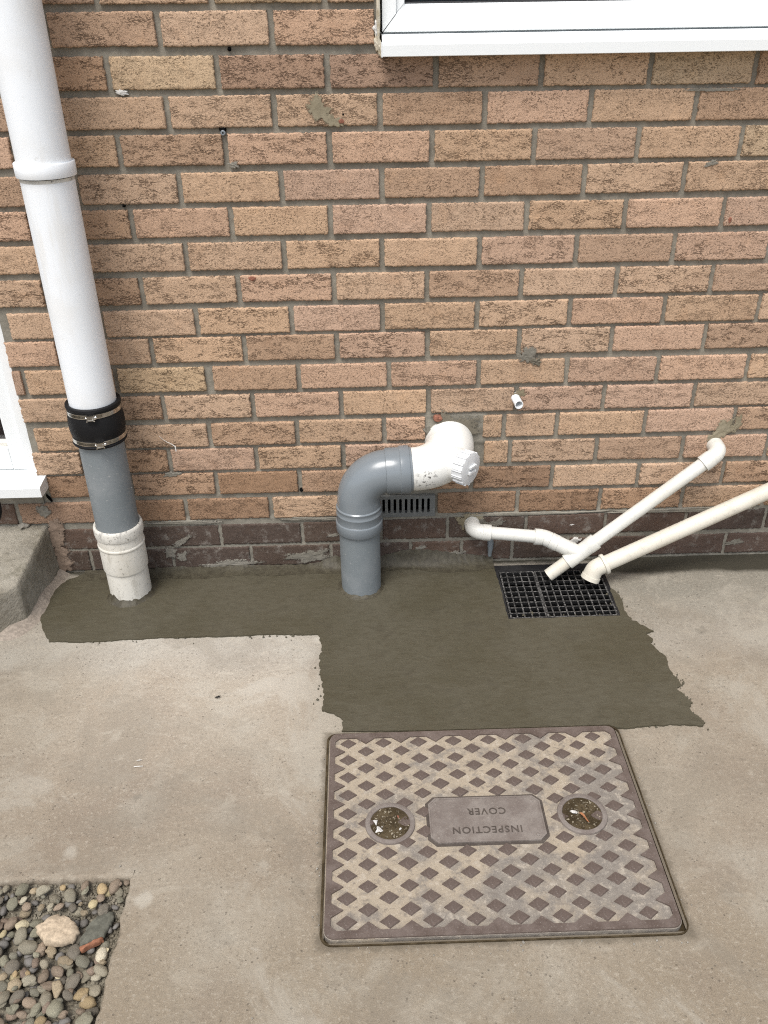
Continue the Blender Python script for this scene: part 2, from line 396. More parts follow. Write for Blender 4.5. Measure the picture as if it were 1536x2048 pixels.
col = M.mix(M.ramp(f, .52, .66, 0, .6), col, (.43, .38, .31)); col = M.mix(M.ramp(f, .46, .34, 0, .65), col, (.16, .138, .118))
e2 = M.noise(30, 6, .7); col = M.mix(M.ramp(e2, .53, .62, 0, .55), col, (.185, .165, .145)); col = M.mix(M.ramp(g, .58, .70, 0, .4), col, (.50, .46, .40))
M.color(col); M.bump(M.math('ADD', f, M.math('MULTIPLY', g, .3)), .0022, .9); m_dust = M.m
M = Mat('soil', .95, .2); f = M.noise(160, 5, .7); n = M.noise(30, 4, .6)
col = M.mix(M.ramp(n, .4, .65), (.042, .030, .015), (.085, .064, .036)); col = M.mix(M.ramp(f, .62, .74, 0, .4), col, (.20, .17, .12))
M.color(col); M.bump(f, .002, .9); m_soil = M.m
M = Mat('key_crumbs', .95, .2); M.color(M.mix(M.ramp(M.noise(170, 2, .5), .50, .62), (.055, .040, .022), (.30, .26, .19))); m_crumbs = M.m
M = Mat('grit_soil', .95, .2); f = M.noise(140, 5, .7); n = M.noise(14, 4, .6); g2 = M.voro(150)
col = M.mix(M.ramp(n, .4, .65), (.15, .13, .095), (.24, .215, .165)); col = M.mix(M.ramp(f, .56, .70, 0, .75), col, (.42, .38, .31))
M.color(col); M.bump(M.math('SUBTRACT', f, g2.outputs['Distance']), .005, .9); m_grit = M.m
def stone_mat(name):
    M = Mat(name, .62, .35); oi = M.n('ShaderNodeObjectInfo'); base = oi.outputs['Color']
    rv = M.n('ShaderNodeVectorMath', operation='ADD'); M.L(M.co, rv.inputs[0]); M.L(oi.outputs['Random'], rv.inputs[1]); co = rv.outputs[0]
    n = M.noise(55, 5, .6, co); f = M.noise(330, 4, .7, co)
    col = M.mix(M.ramp(n, .42, .66, 0, .7), base, M.mix(1.0, base, (.66, .63, .60), 'MULTIPLY'))
    col = M.mix(M.ramp(f, .58, .72, 0, .45), col, M.mix(1.0, base, (1.55, 1.5, 1.4), 'MULTIPLY'))
    M.color(col); M.bump(M.math('ADD', n, M.math('MULTIPLY', f, .5)), .0013, .8); return M.m
m_stone = stone_mat('pebble_stone')
M = Mat('window_glass', .04, .6); M.color((.012, .012, .016)); M.b.inputs['Alpha'].default_value = .55; m_glass = M.m
M = Mat('teal_curtain', .9, .1); M.color(M.mix(M.ramp(M.noise(1.0, 3, .5, M.map((60, 1, 1))), .4, .6), (.03, .16, .19), (.08, .34, .37))); m_teal = M.m
M = Mat('dark_room', .9, .1); M.color((.03, .025, .02)); m_room = M.m
M = Mat('timber', .6, .3); M.color(M.mix(M.noise(1.0, 4, .6, M.map((30, 30, 3))), (.10, .05, .02), (.22, .12, .05))); m_wood = M.m
M = Mat('gasket', .5, .3); M.color((.05, .05, .052)); m_gask = M.m
M = Mat('sealant', .7, .3); n = M.noise(60, 4, .6); M.color(M.mix(M.ramp(n, .4, .65), (.42, .36, .25), (.55, .50, .40))); m_seal = M.m
def flat(name, c, rough=.85):
    M = Mat(name, rough, .25); n = M.noise(130, 4, .65)
    M.color(M.mix(M.ramp(n, .35, .7), tuple(x*.75 for x in c), tuple(min(1, x*1.15) for x in c))); M.bump(n, .001, .8); return M.m
m_red = flat('red_brick_chip', (.27, .115, .075)); m_leaf = flat('dead_leaf', (.34, .15, .07)); m_chip = flat('white_chip', (.62, .60, .56))
m_slate = flat('dark_slate', (.118, .116, .092)); m_flint = flat('cream_stone', (.46, .37, .265)); m_orange = flat('terracotta_edge', (.30, .135, .078))
m_thread = flat('white_thread', (.75, .73, .68))

# ------------------------------------------------------------------ brick wall
wall = empty('brick_wall', 'buff brick house wall on two dark plinth courses behind the pipes', 'wall', (0.6, 0, 0))
DOOR_X, WIN_X, WIN_Z = -.463, .452, 1.2690
rnd = random.Random(7)
# course: centre height at x=0, slope, head-joint positions (the gaps listed under SKIP are mortar, vent or pipe)
ROWS = {
 -1: (1.4000, -.0060, [-.1125, .1150, .3410, .4484]),
 0: (1.3252, -.0060, [.003, .2306, .4484]),
 1: (1.2459, -.0059, [-.1124, .113, .3403, .5668, .7883, 1.017, 1.2396]),
 2: (1.1708, -.0015, [-.0008, .2246, .449, .6725, .899, 1.1254]),
 3: (1.0966, -.0016, [-.115, .1142, .3385, .5608, .7839, 1.0114, 1.2383]),
 4: (1.0188, .0034, [.0051, .2292, .4511, .6731, .901, 1.1252]),
 5: (.9444, .0013, [-.112, .1101, .3337, .5564, .7785, 1.0026, 1.2275]),
 6: (.8686, .0001, [-.0005, .2237, .449, .6743, .8992, 1.1267]),
 7: (.792, .0016, [-.1139, .1116, .3351, .5538, .7768, 1.0029, 1.2294]),
 8: (.715, .0054, [.0044, .2304, .448, .675, .8988, 1.1272, 1.3568]),
 9: (.6453, .0042, [-.1129, .1115, .3362, .5568, .7816, 1.0087, 1.2383]),
 10: (.5698, .0005, [.013, .2378, .4622, .6857, .9063, 1.1343, 1.3607]),
 11: (.4954, .0008, [-.1061, .1184, .3408, .5615, .7847, 1.0078, 1.2388]),
 12: (.4166, .0072, [.0002, .2247, .4484, .5599, .6979, .7575, .8949, 1.1235, 1.3558]),
 13: (.3454, .0021, [-.1123, .1139, .3407, .5613, .704, .7777, 1.006, 1.2342]),
 14: (.2737, -.0037, [.0015, .2225, .4475, .6795, .8951, 1.1276, 1.3565]),
 15: (.1954, -.0004, [-.0886, .1393, .4273, .5847, .8079, 1.0329, 1.2592]),
 16: (.1128, .0060, [-.005, .219, .4356, .6193, .8361, 1.0558, 1.2796, 1.5011]),
 17: (.0400, .0010, [-.3718, -.145, .0728, .295, .5172, .660, .8028, .9578, 1.182, 1.4049]),
}
SKIP = {(12, .5599), (13, .5613), (15, .4273)}
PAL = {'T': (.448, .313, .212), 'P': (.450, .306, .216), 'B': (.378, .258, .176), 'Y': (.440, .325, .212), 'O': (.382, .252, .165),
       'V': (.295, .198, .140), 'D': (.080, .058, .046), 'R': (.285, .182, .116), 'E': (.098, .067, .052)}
# tones left to right, starting with the brick that ends at the first listed joint
TONE = {-1: 'BTYT', 0: 'BTPT', 1: 'OYVVBTYO', 2: 'TTTBPTBB', 3: 'TBPPTBTY', 4: 'TTPBBTTT', 5: 'BPTPTTPP', 6: 'TTTTPBPT',
        7: 'BTPTBTTB', 8: 'TTPTTPTT', 9: 'TTBPTTPB', 10: 'YBPPTPPTP', 11: 'BTPTTPPTB', 12: 'TBTPTTTTPB', 13: 'OPTPTTTBPT',
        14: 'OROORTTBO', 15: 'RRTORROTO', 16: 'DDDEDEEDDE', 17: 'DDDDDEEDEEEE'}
def brick_variant(seed, L, nx, nz=20):
    """ragged stretcher: front face grid at y=0, rounded torn arrises, returns in to y=.05"""
    H = .065; V = []; F = []
    for j in range(nz+1):
        for i in range(nx+1):
            u = i/nx; w = j/nz; x = (u-.5)*L; z = (w-.5)*H
            dx = min(u, 1-u)*L; dz = min(w, 1-w)*H; d = min(dx, dz)
            y = .0012*fbm(x*22+seed*3.1, seed*7.7, z*34, 3)
            if d < .004:
                k = 1 - d/.004
                rag = .0013*max(0, .25 + 2.6*fbm(x*210+seed, z*210, seed*1.3, 4)) + .0016*max(0, fbm(x*40+seed*2, z*40, seed, 2)-.12)
                y += k*k*k*(.0006 + rag*1.3)
                if dx < 1e-6: x -= math.copysign(rag*1.6 + .0001, x)
                if dz < 1e-6: z -= math.copysign(rag*1.6 + .0001, z)
            V.append((x, y, z))
    N = nx+1
    for j in range(nz):
        for i in range(nx):
            F.append((j*N+i, j*N+i+1, (j+1)*N+i+1, (j+1)*N+i))
    ring = list(range(N)) + [j*N+nx for j in range(1, nz+1)] + [nz*N+i for i in range(nx-1, -1, -1)] + [j*N for j in range(nz-1, 0, -1)]
    b = len(V)
    for i in ring: V.append((V[i][0], .05, V[i][2]))
    n = len(ring)
    for i in range(n):
        j = (i+1) % n; F.append((ring[j], ring[i], b+i, b+j))
    me = mesh('brick', V, F, True); return me
FULL = [brick_variant(s, .215, 72) for s in range(16)]; HALF = [brick_variant(40+s, .1025, 36) for s in range(6)]
for me in FULL+HALF: me.materials.append(m_brick)
FULL_E = [me.copy() for me in FULL[:5]]; HALF_E = [me.copy() for me in HALF[:3]]
for me in FULL_E+HALF_E: me.materials[0] = m_ebrick
RIGHT_END = 1.80
LAYOUT = []
for k, (z0, sl_, js) in ROWS.items():
    js = list(js); first = js[0]
    lefts = []
    x = first
    stop = -1.2 if k >= 15 else DOOR_X
    while x > stop: x -= .225; lefts.insert(0, x)
    nleft = len(lefts)
    alls = lefts + js
    if k >= 1:
        x = alls[-1]
        while x < RIGHT_END: x += .2245; alls.append(x)
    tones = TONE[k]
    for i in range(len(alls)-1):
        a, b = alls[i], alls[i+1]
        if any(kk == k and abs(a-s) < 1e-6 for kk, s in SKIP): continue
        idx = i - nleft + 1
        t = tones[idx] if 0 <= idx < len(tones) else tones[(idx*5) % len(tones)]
        hj = .0056 if k < 16 else .0040
        a2, b2 = a+hj, b-hj
        if k == 10 and abs(a-.013) < 1e-6: a2 += .008
        if k in (14, 15) and b < -.30: t = 'V' if b > -.45 else 'E'  # shade around and below the door sill put into the brick tones
        if k <= 14 and a2 < DOOR_X: a2 = DOOR_X + .004*fbm(k*1.7, 0, 0, 2)
        if k <= 0 and b2 > WIN_X-.012: b2 = WIN_X-.012
        if b2-a2 < .02: continue
        LAYOUT.append((k, a2, b2, z0 + sl_*(a+b)/2, t))
for k, a, b, z, t in LAYOUT:
    w = b-a
    dark_ = t in 'DE'
    if w > .15: me = rnd.choice(FULL_E if dark_ else FULL); bl = .215
    else: me = rnd.choice(HALF_E if dark_ else HALF); bl = .1025
    o = link('brick', me, wall, None, ((a+b)/2, rnd.uniform(-.0012, .0012), z))
    o.scale = (w/bl * (1 if rnd.random() < .5 else -1), 1, (.972 if k < 16 else 1.0))
    if o.scale.x < 0:
        o.scale.x *= -1; o.rotation_euler = (0, math.pi, 0)
    o.rotation_euler.y += rnd.uniform(-.006, .006)
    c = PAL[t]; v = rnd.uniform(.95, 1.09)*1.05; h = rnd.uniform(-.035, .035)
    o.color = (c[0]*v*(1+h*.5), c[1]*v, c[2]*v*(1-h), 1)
# mortar body: recessed joint face with hand-tooled waviness
def core_grid(x0, x1, z0, z1, st):
    nx = int((x1-x0)/st); nz = int((z1-z0)/st); V = []; F = []
    for j in range(nz+1):
        for i in range(nx+1):
            x = x0+(x1-x0)*i/nx; z = z0+(z1-z0)*j/nz
            y = .0080 + .0024*fbm(x*30, z*45, 1.3, 3)
            if z < .165: y = .0036 + .003*fbm(x*30, z*45, 1.3, 3)
            if .55 < x < .71 and .375 < z < .462: y -= .004
            V.append((x, y, z))
    for j in range(nz):
        for i in range(nx):
            xm = x0+(x1-x0)*(i+.5)/nx; zm = z0+(z1-z0)*(j+.5)/nz
            if xm > WIN_X and zm > WIN_Z: continue
            if .436 < xm < .577 and .166 < zm < .218: continue
            F.append((j*(nx+1)+i, j*(nx+1)+i+1, (j+1)*(nx+1)+i+1, (j+1)*(nx+1)+i))
    return mesh('mortar', V, F, True)
link('mortar', core_grid(DOOR_X, 1.82, -.06, 1.44, .0062), wall, m_mortar)
box('mortar', -1.3, DOOR_X-.0005, .004, .05, -.06, .252, m_mortar, wall)
# brickwork beyond the picture, as one mass
V = []; F = []
def addbox(x0, x1, y0, y1, z0, z1):
    b = len(V)
    V.extend([(x, y, z) for z in (z0, z1) for y in (y0, y1) for x in (x0, x1)])
    for f in ((0, 1, 5, 4), (1, 3, 7, 5), (3, 2, 6, 7), (2, 0, 4, 6), (4, 5, 7, 6), (0, 2, 3, 1)): F.append(tuple(b+i for i in f))
for kk in range(-15, 18):
    z = 1.32-.075*kk
    for i in range(-30, 34):
        a = i*.225 + (0 if kk % 2 == 0 else .1125); b = a+.215
        if kk > -2 and b > -1.3 and a < 2.0: continue
        if a < DOOR_X and b > -1.35:
            if b > DOOR_X+.02: a = DOOR_X
            else: continue
        if b > WIN_X-.01 and a < 2.2:
            if z < 1.25 or z > 2.35: pass
            elif a < WIN_X-.03: b = WIN_X-.012
            else: continue
        addbox(a, b, 0, .05, z-.0325, z+.0325)
ob = link('outer_brickwork', mesh('outer_brickwork', V, F), wall, m_brick); ob['kind'] = 'stuff'; ob.color = (.39, .255, .165, 1)
V = []; F = []
addbox(1.8, 7.0, .007, .05, -.06, 1.26); addbox(2.2, 7.0, .007, .05, 1.26, 2.6); addbox(DOOR_X, WIN_X, .007, .05, 1.44, 2.6)
addbox(-6, -1.35, .007, .05, -.06, 2.6); addbox(WIN_X, 2.2, .007, .05, 2.35, 2.6)
ob = link('outer_mortar', mesh('outer_mortar', V, F), wall, m_mortar); ob['kind'] = 'stuff'

def blob(name, x, z, rx, rz, h, seed, mat, parent, y0=-.001, n=40, rings=5, rag=.35, rot=0.0, label=None):
    """thin irregular dab on the wall face"""
    V = [(0, 0)]; pts = []; F = []
    ca, sa = math.cos(rot), math.sin(rot)
    def P(u, v, yy):
        dx, dz = u*rx, v*rz; return (x+dx*ca-dz*sa, yy, z+dx*sa+dz*ca)
    pts.append(P(0, 0, y0-h*(1+.4*fbm(seed, 0, 0))))
    for q in range(1, rings+1):
        rr = q/rings
        for i in range(n):
            a = 2*math.pi*i/n
            e = 1 + rag*2*fbm(math.cos(a)*1.6+seed, math.sin(a)*1.6, seed*.7, 4)
            u, v = math.cos(a)*rr*e, math.sin(a)*rr*e
            hh = h*max(0, (1-rr**4))*(.7+1.2*fbm(u*3+seed, v*3, seed, 3))
            pts.append(P(u, v, y0-hh if q < rings else .006))
    for i in range(n): F.append((0, 1+i, 1+(i+1) % n))
    for q in range(rings-1):
        for i in range(n):
            j = (i+1) % n; a = 1+q*n; b = a+n
            F.append((a+i, b+i, b+j, a+j))
    me = mesh(name, pts, F, True)
    at = me.attributes.new('fade', 'FLOAT', 'POINT')
    at.data.foreach_set('value', [1.0] + [1 - q/rings for q in range(1, rings+1) for _ in range(n)])
    o = link(name, me, parent, mat)
    if label: o['label'] = label
    return o
for s, (x, z, rx, rz, h, mt, rot) in enumerate([
    (.3200, 1.170, .026, .030, .0008, m_smear2, .7), (.349, 1.150, .022, .014, .0008, m_smear2, -.3), (.8050, .612, .026, .022, .004, m_smear, -.6), (.826, .598, .017, .013, .007, m_fresh, 0),
    (.628, .415, .078, .052, .002, m_fresh, 0), (.566, .405, .014, .022, .003, m_smear, .4), (1.330, .395, .050, .026, .004, m_smear2, .55),
    (1.366, .415, .014, .030, .004, m_smear2, -.2), (.706, .122, .040, .030, .004, m_smear, 0), (.790, .512, .020, .012, .002, m_smear2, 0),
    (.755, .128, .030, .012, .002, m_smear, .2), (.690, .152, .034, .016, .002, m_smear2, 0), (.662, .135, .016, .026, .002, m_smear2, .3), (-.115, .098, .034, .010, .003, m_smear, .5), (-.150, .060, .018, .020, .002, m_smear, .9), (-.12, .045, .02, .016, .002, m_smear, 0),
    (.00, .018, .090, .014, .004, m_smear, .03), (.235, .036, .062, .026, .004, m_smear, .08), (-.060, .155, .05, .006, .002, m_smear, 0), (.30, .103, .02, .006, .002, m_smear, .2),
    (.245, .158, .08, .006, .003, m_mortar, -.03), (.85, .157, .2, .006, .003, m_mortar, 0), (1.25, .155, .2, .007, .003, m_mortar, 0), (-.10, .158, .09, .006, .003, m_mortar, .02),
    (.448, 1.288, .008, .022, .006, m_seal, .2), (.444, 1.318, .006, .014, .006, m_chip, .3), (-.088, 1.2105, .012, .006, .002, m_chip, -.2), (1.15, 1.197, .07, .004, .0012, m_smear, 0),
    (.9, .062, .016, .006, .002, m_chip, -.1), (.975, .062, .022, .008, .0025, m_chip, .3), (1.43, .045, .03, .012, .003, m_smear, .2), (.63, .03, .05, .012, .003, m_smear, .15),
    (.545, .055, .02, .006, .002, m_smear, .3), (.965, .118, .008, .003, .001, m_chip, .3), (1.475, .335, .02, .014, .003, m_smear2, 0), (.13, 1.066, .012, .008, .003, m_smear, -.4),
    (-.115, .305, .022, .006, .002, m_mortar, .1), (1.18, 1.05, .018, .008, .002, m_smear, .2)]):
    blob('mortar_smear', x, z, rx, rz, h*.55, s*2.3+1, mt, wall, rot=rot, rag=.62, n=64, rings=7)
blob('brick_chip', .586, .449, .014, .010, .003, 5.5, m_red, wall, y0=-.003, rag=.15)
blob('brick_chip', .146, .817, .010, .006, .001, 8.5, m_red, wall, rag=.2); blob('brick_chip', .366, 1.149, .007, .006, .0015, 9.5, m_red, wall, rag=.2)
blob('brick_chip', 1.245, .928, .004, .008, .001, 3.5, m_red, wall, rag=.2)
def hole(x, z, r, seed):
    blob('drill_hole', x, z, r, r, .0004, seed, m_void, wall, y0=-.0012, n=16, rings=2, rag=.15)
hole(.142, 1.287, .0042, 1); hole(-.124, .984, .0038, 2); hole(.112, 1.135, .0078, 3); hole(.3705, 1.162, .003, 4); hole(.225, .247, .006, 5)
plug = empty('wall_plug', 'grey plastic plug sunk in the mortar joint high on the wall', 'wall plug', (.112, -.002, 1.131))
tube('plug_body', line((.1125, .004, 1.1302), (0, -1, 0), [(0, .0055), (.0055, .0055), (.0068, .0042), (.0068, .002), (.003, .0018)]), m_grey, plug, 16)

# ------------------------------------------------------------------ ground slab with cut-outs
GX0, GX1, GY0, GY1 = .752, 1.046, -.268, -.028       # gully
BX0, BX1, BY0, BY1 = -.90, -.0495, -1.75, -.982      # gravel bed
CX0, CX1, CY0, CY1 = .300, .934, -1.1335, -.646      # cover frame outline
ci = .007
def lines(a, b, st, extra):
    L = [a + (b-a)*i/int(round((b-a)/st)) for i in range(int(round((b-a)/st))+1)]
    for e in extra:
        L = [v for v in L if abs(v-e) > st*.55] + [e]
    return sorted(L)
xs = [-25, -8, -3] + lines(-1.6, 2.6, .03, [GX0, GX1, BX0, BX1+.012, CX0+ci, CX1-ci]) + [4, 8, 25]
ys = [-40, -12, -5] + lines(-2.6, .06, .03, [GY0, GY1, BY0, BY1+.012, CY0+ci, CY1-ci])
V = []; F = []; nx = len(xs)
def gz(x, y):
    if not (-1.6 < x < 2.6 and y > -2.6): return 0
    k = min(1, max(0, max(x-.0, y+.93)/.12))
    return .0022*k*fbm(x*4, y*4, .3, 3)
def hole_at(xm, ym):
    return (GX0 < xm < GX1 and GY0 < ym < GY1) or (BX0 < xm < BX1+.012 and BY0 < ym < BY1+.012) or (CX0+ci < xm < CX1-ci and CY0+ci < ym < CY1-ci)
for y in ys:
    for x in xs:
        xx, yy = x, y
        V.append((xx, yy, gz(x, y)))
for j in range(len(ys)-1):
    for i in range(nx-1):
        xm = (xs[i]+xs[i+1])/2; ym = (ys[j]+ys[j+1])/2
        if hole_at(xm, ym): continue
        F.append((j*nx+i, j*nx+i+1, (j+1)*nx+i+1, (j+1)*nx+i))
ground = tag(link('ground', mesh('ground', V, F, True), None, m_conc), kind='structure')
tag(ground, 'pale weathered concrete slab with fine pits and scuffs')
# broken edge of the slab round the gravel
def slab_edge(pts, seed):
    V = []; F = []; n = len(pts)
    for i, (x, y, nx_, ny_) in enumerate(pts):
        e = .0034*fbm(x*40+seed, y*40, 0, 4) - .02*max(0, fbm(x*11+seed*3, y*11, 4, 3)-.16); c = .004 + .006*max(0, fbm(x*18+seed, y*18, 2, 4))
        for (off, z) in ((-.0120, 0), (-.0070, 0), (-.0030-c*.5+e, -.0002), (.0002+e*1.8, -.0030-c*.3), (.0012+e*2.4, -.014), (-.0005+e*2.6, -.030), (-.004, -.06)):
            V.append((x+nx_*off, y+ny_*off, z + (.0016*fbm(x*60, y*60, z*60+seed, 3) if z < -.001 else 0)))
    for i in range(n-1):
        for q in range(6):
            F.append((i*7+q, i*7+q+1, (i+1)*7+q+1, (i+1)*7+q))
    me = mesh('slab_edge', V, F, True); return me
e1 = [(BX0 + (BX1+.003-BX0)*i/260, BY1, 0, -1) for i in range(261)]
e2 = [(BX1, BY1+.012 + (BY0-BY1)*i/260, -1, 0) for i in range(261)]
link('slab_edge', slab_edge(e1, 1), ground, m_conc); link('slab_edge', slab_edge(e2, 2), ground, m_conc)

# gully pit
pit = tag(empty('drain_gully', 'black plastic gully pit sunk in the ground below the waste pipes', 'drain', (.9, -.15, -.1)))
for nm, b in (('pit_wall', (GX0-.004, GX1+.004, GY1, GY1+.004, -.30, -.002)), ('pit_wall', (GX0-.004, GX1+.004, GY0-.004, GY0, -.30, -.004)),
              ('pit_wall', (GX0-.004, GX0, GY0, GY1, -.30, -.003)), ('pit_wall', (GX1, GX1+.004, GY0, GY1, -.30, -.003)), ('pit_floor', (GX0, GX1, GY0, GY1, -.31, -.30))):
    box(nm, *b, m_void if 'floor' in nm else m_black, pit)
poly_plate('rim', [rrect(GX0-.003, GX1+.003, GY0-.003, GY1+.003, .006, 3), rrect(GX0+.006, GX1-.006, GY0+.007, GY1-.026, .006, 3)], -.03, .0035, m_black, pit)
def grate(x0, x1, y0, y1, nc, nr, label, skew=0.0):
    g = empty('drain_grate', label, 'drain grate', ((x0+x1)/2, (y0+y1)/2, 0), 'grates over the gully')
    w = .0017; zt, zb = .0025, -.008
    poly_plate('rim', [rrect(x0, x1, y0, y1, .006, 4), rrect(x0+.0045, x1-.0045, y0+.0045, y1-.0045, .004, 4)], zb, zt+.0012, m_grate, g)
    for i in range(1, nc):
        x = x0 + (x1-x0)*i/nc; box('bar', x-w, x+w, y0+.004, y1-.004, zb, zt, m_grate, g)
    for j in range(1, nr):
        y = y0 + (y1-y0)*j/nr; box('bar', x0+.004, x1-.004, y-w, y+w, zb+.001, zt-.0006, m_grate, g)
    return g
grate(.7600, .8560, -.2635, -.0560, 5, 9, 'narrow black drain grate, left part of the gully cover')
grate(.8565, 1.0390, -.2630, -.0560, 10, 9, 'wide black drain grate under the ends of the waste pipes')

# ------------------------------------------------------------------ fresh mortar
def ragged(pts, amp, step=.0026, seed=0, freq=55):
    out = []
    n = len(pts)
    for i in range(n):
        a = pts[i]; b = pts[(i+1) % n]; L = math.hypot(b[0]-a[0], b[1]-a[1]); k = max(1, int(L/step))
        am = a[2] if len(a) > 2 else amp
        nx_, ny_ = (b[1]-a[1])/max(L, 1e-6), -(b[0]-a[0])/max(L, 1e-6)
        for q in range(k):
            t = q/k; x = a[0]+(b[0]-a[0])*t; y = a[1]+(b[1]-a[1])*t
            e = am*(1.5*fbm(x*freq*.3+seed, y*freq*.3, 0, 2) + 1.7*fbm(x*freq*1.2+seed, y*freq*1.2, 3, 4)) * min(1, 4*t+.3, 4*(1-t)+.3)
            out.append((x+nx_*e, y+ny_*e))
    return out
patch = empty('wet_mortar_patch', 'dark wet mortar freshly trowelled over the ground around the pipes and drain', 'mortar patch', (.4, -.3, 0))
PP = [(-.385, -.004, .004), (-.436, -.040, .004), (-.458, -.090, .003), (-.466, -.150, .004), (-.455, -.215, .003), (-.430, -.262, .003), (-.405, -.3035, .004),
      (-.30, -.3090, .0035), (-.13, -.3000, .004), (.02, -.3015, .004), (.15, -.2990, .0045), (.268, -.3050, .005), (.277, -.350, .006), (.2745, -.43, .006), (.287, -.50, .006),
      (.287, -.575, .004), (.312, -.583, .004), (.333, -.604, .003), (.3315, -.640, .001), (.50, -.6452, .0), (.72, -.6455, .0), (.915, -.6452, .0), (.928, -.6520, .002),
      (.948, -.6560, .005), (1.02, -.6495, .006), (1.118, -.6560, .003), (1.128, -.6480, .005), (1.108, -.605, .008), (1.122, -.585, .006), (1.100, -.540, .005), (1.114, -.525, .005), (1.104, -.468, .005), (1.110, -.430, .005), (1.088, -.378, .005),
      (1.098, -.360, .004), (1.087, -.338, .006), (1.110, -.330, .004), (1.088, -.305, .006), (1.0655, -.286, .005), (1.058, -.24, .005), (1.066, -.20, .005), (1.058, -.165, .004), (1.0475, -.140, .002),
      (1.0440, -.200, .003), (1.0435, -.2655, .002), (.9, -.2655, .0025), (.7545, -.2660, .002), (.7535, -.15, .002), (.7495, -.030, .0), (.75, -.002, .0)]
poly_plate('mortar_sheet', [ragged(PP, .004, seed=3)], -.004, .0045, m_wet, patch)
def ridge_h(x):
    h = .006 + .010*(.5+fbm(x*9, 2, 0, 3))
    if -.2 < x < .30: h = .004 + .014*max(0, fbm(x*12, 5, 0, 3)+.2)
    h += .034*math.exp(-((x-.55)/.13)**2) + .020*math.exp(-((x-.30)/.03)**2)
    if x < -.2: h *= .3
    return max(.004, h)
V = []; F = []; n = 420; m_ = 12
for i in range(n+1):
    x = -.395 + (.7495+.395)*i/n; H = ridge_h(x) + .006*fbm(x*70, 0, 0, 3)
    W = .028 + .03*(.5+fbm(x*7, 8, 0, 3))
    for j in range(m_+1):
        t = j/m_
        y = -.001 - W*t; z = .0050 + H*(1-t)**2.6 + .0030*fbm(x*75, y*75, 4, 4)*(1-t)*min(1, 4*t+.25)
        V.append((x, y-.003*(1-t)*fbm(x*50, z*80, 7, 2), max(z, .0049 if t < 1 else .0035)))
for i in range(n):
    for j in range(m_):
        F.append((i*(m_+1)+j, (i+1)*(m_+1)+j, (i+1)*(m_+1)+j+1, i*(m_+1)+j+1)[::-1])
link('mortar_fillet', mesh('mortar_fillet', V, F, True), patch, m_wetrough)
def collar(cx, cy, r, seed, parent, h=.012, w=.026):
    V = []; F = []; n = 72; k = 8
    for i in range(n):
        a = 2*math.pi*i/n; e = fbm(math.cos(a)*2+seed, math.sin(a)*2, 0, 4)
        hh = h*(.8+2.0*e); ww = w*(.8+1.2*fbm(math.cos(a)*1.5+seed, math.sin(a)*1.5, 9, 3))
        for j in range(k+1):
            t = j/k; rr = r - .002 + ww*t
            z = .0035 + max(.0, hh)*(1-t)**2 + .0014*fbm(math.cos(a)*rr*90, math.sin(a)*rr*90, seed, 3) + .0013*(1-t)
            V.append((cx+rr*math.cos(a), cy+rr*math.sin(a), z))
    for i in range(n):
        i2 = (i+1) % n
        for j in range(k): F.append((i*(k+1)+j, i*(k+1)+j+1, i2*(k+1)+j+1, i2*(k+1)+j))
    link('mortar_collar', mesh('mortar_collar', V, F, True), parent, m_wetrough)
collar(-.243, -.105, .0535, 2.2, patch, .020, .022); collar(.378, -.105, .053, 5.1, patch, .008, .022)

V = []; F = []; rs = random.Random(5)
edge_pts = ragged(PP[:-4], .004, seed=3)
for _ in range(230):
    bx, by = edge_pts[rs.randrange(len(edge_pts))]
    x = bx + rs.gauss(0, .011); y = by + rs.gauss(0, .011)
    if y > -.012 or (CX0-.01 < x < CX1+.01 and y < -.640): continue
    a = rs.uniform(.0008, .0030)*(1.5 if rs.random() < .1 else 1); n = 9; f0 = len(V); V.append((x, y, .0058+a*.35))
    for i in range(n):
        t = 2*math.pi*i/n; rr = a*(.8+.9*abs(fbm(x*300+math.cos(t), y*300+math.sin(t), 1, 2)))
        V.append((x+rr*math.cos(t), y+rr*math.sin(t), .0018))
    for i in range(n): F.append((f0, f0+1+i, f0+1+(i+1) % n))
spl = link('mortar_splashes', mesh('mortar_splashes', V, F, True), patch, m_wet); spl['kind'] = 'stuff'

# ------------------------------------------------------------------ inspection cover
cov = empty('inspection_cover', 'rusty cast iron inspection cover with diamond studs set in the concrete', 'manhole cover', (.617, -.89, 0))
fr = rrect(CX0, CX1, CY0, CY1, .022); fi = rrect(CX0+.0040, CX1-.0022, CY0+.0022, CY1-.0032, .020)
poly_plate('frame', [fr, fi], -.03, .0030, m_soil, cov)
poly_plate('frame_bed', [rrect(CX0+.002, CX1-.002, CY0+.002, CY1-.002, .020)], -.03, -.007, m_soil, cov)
px0, px1, py0, py1 = CX0+.0065, CX1-.0105, CY0+.0092, CY1-.0048
po = rrect(px0, px1, py0, py1, .018)
poly_plate('cover_plate', [po], -.006, .0052, m_dust, cov)
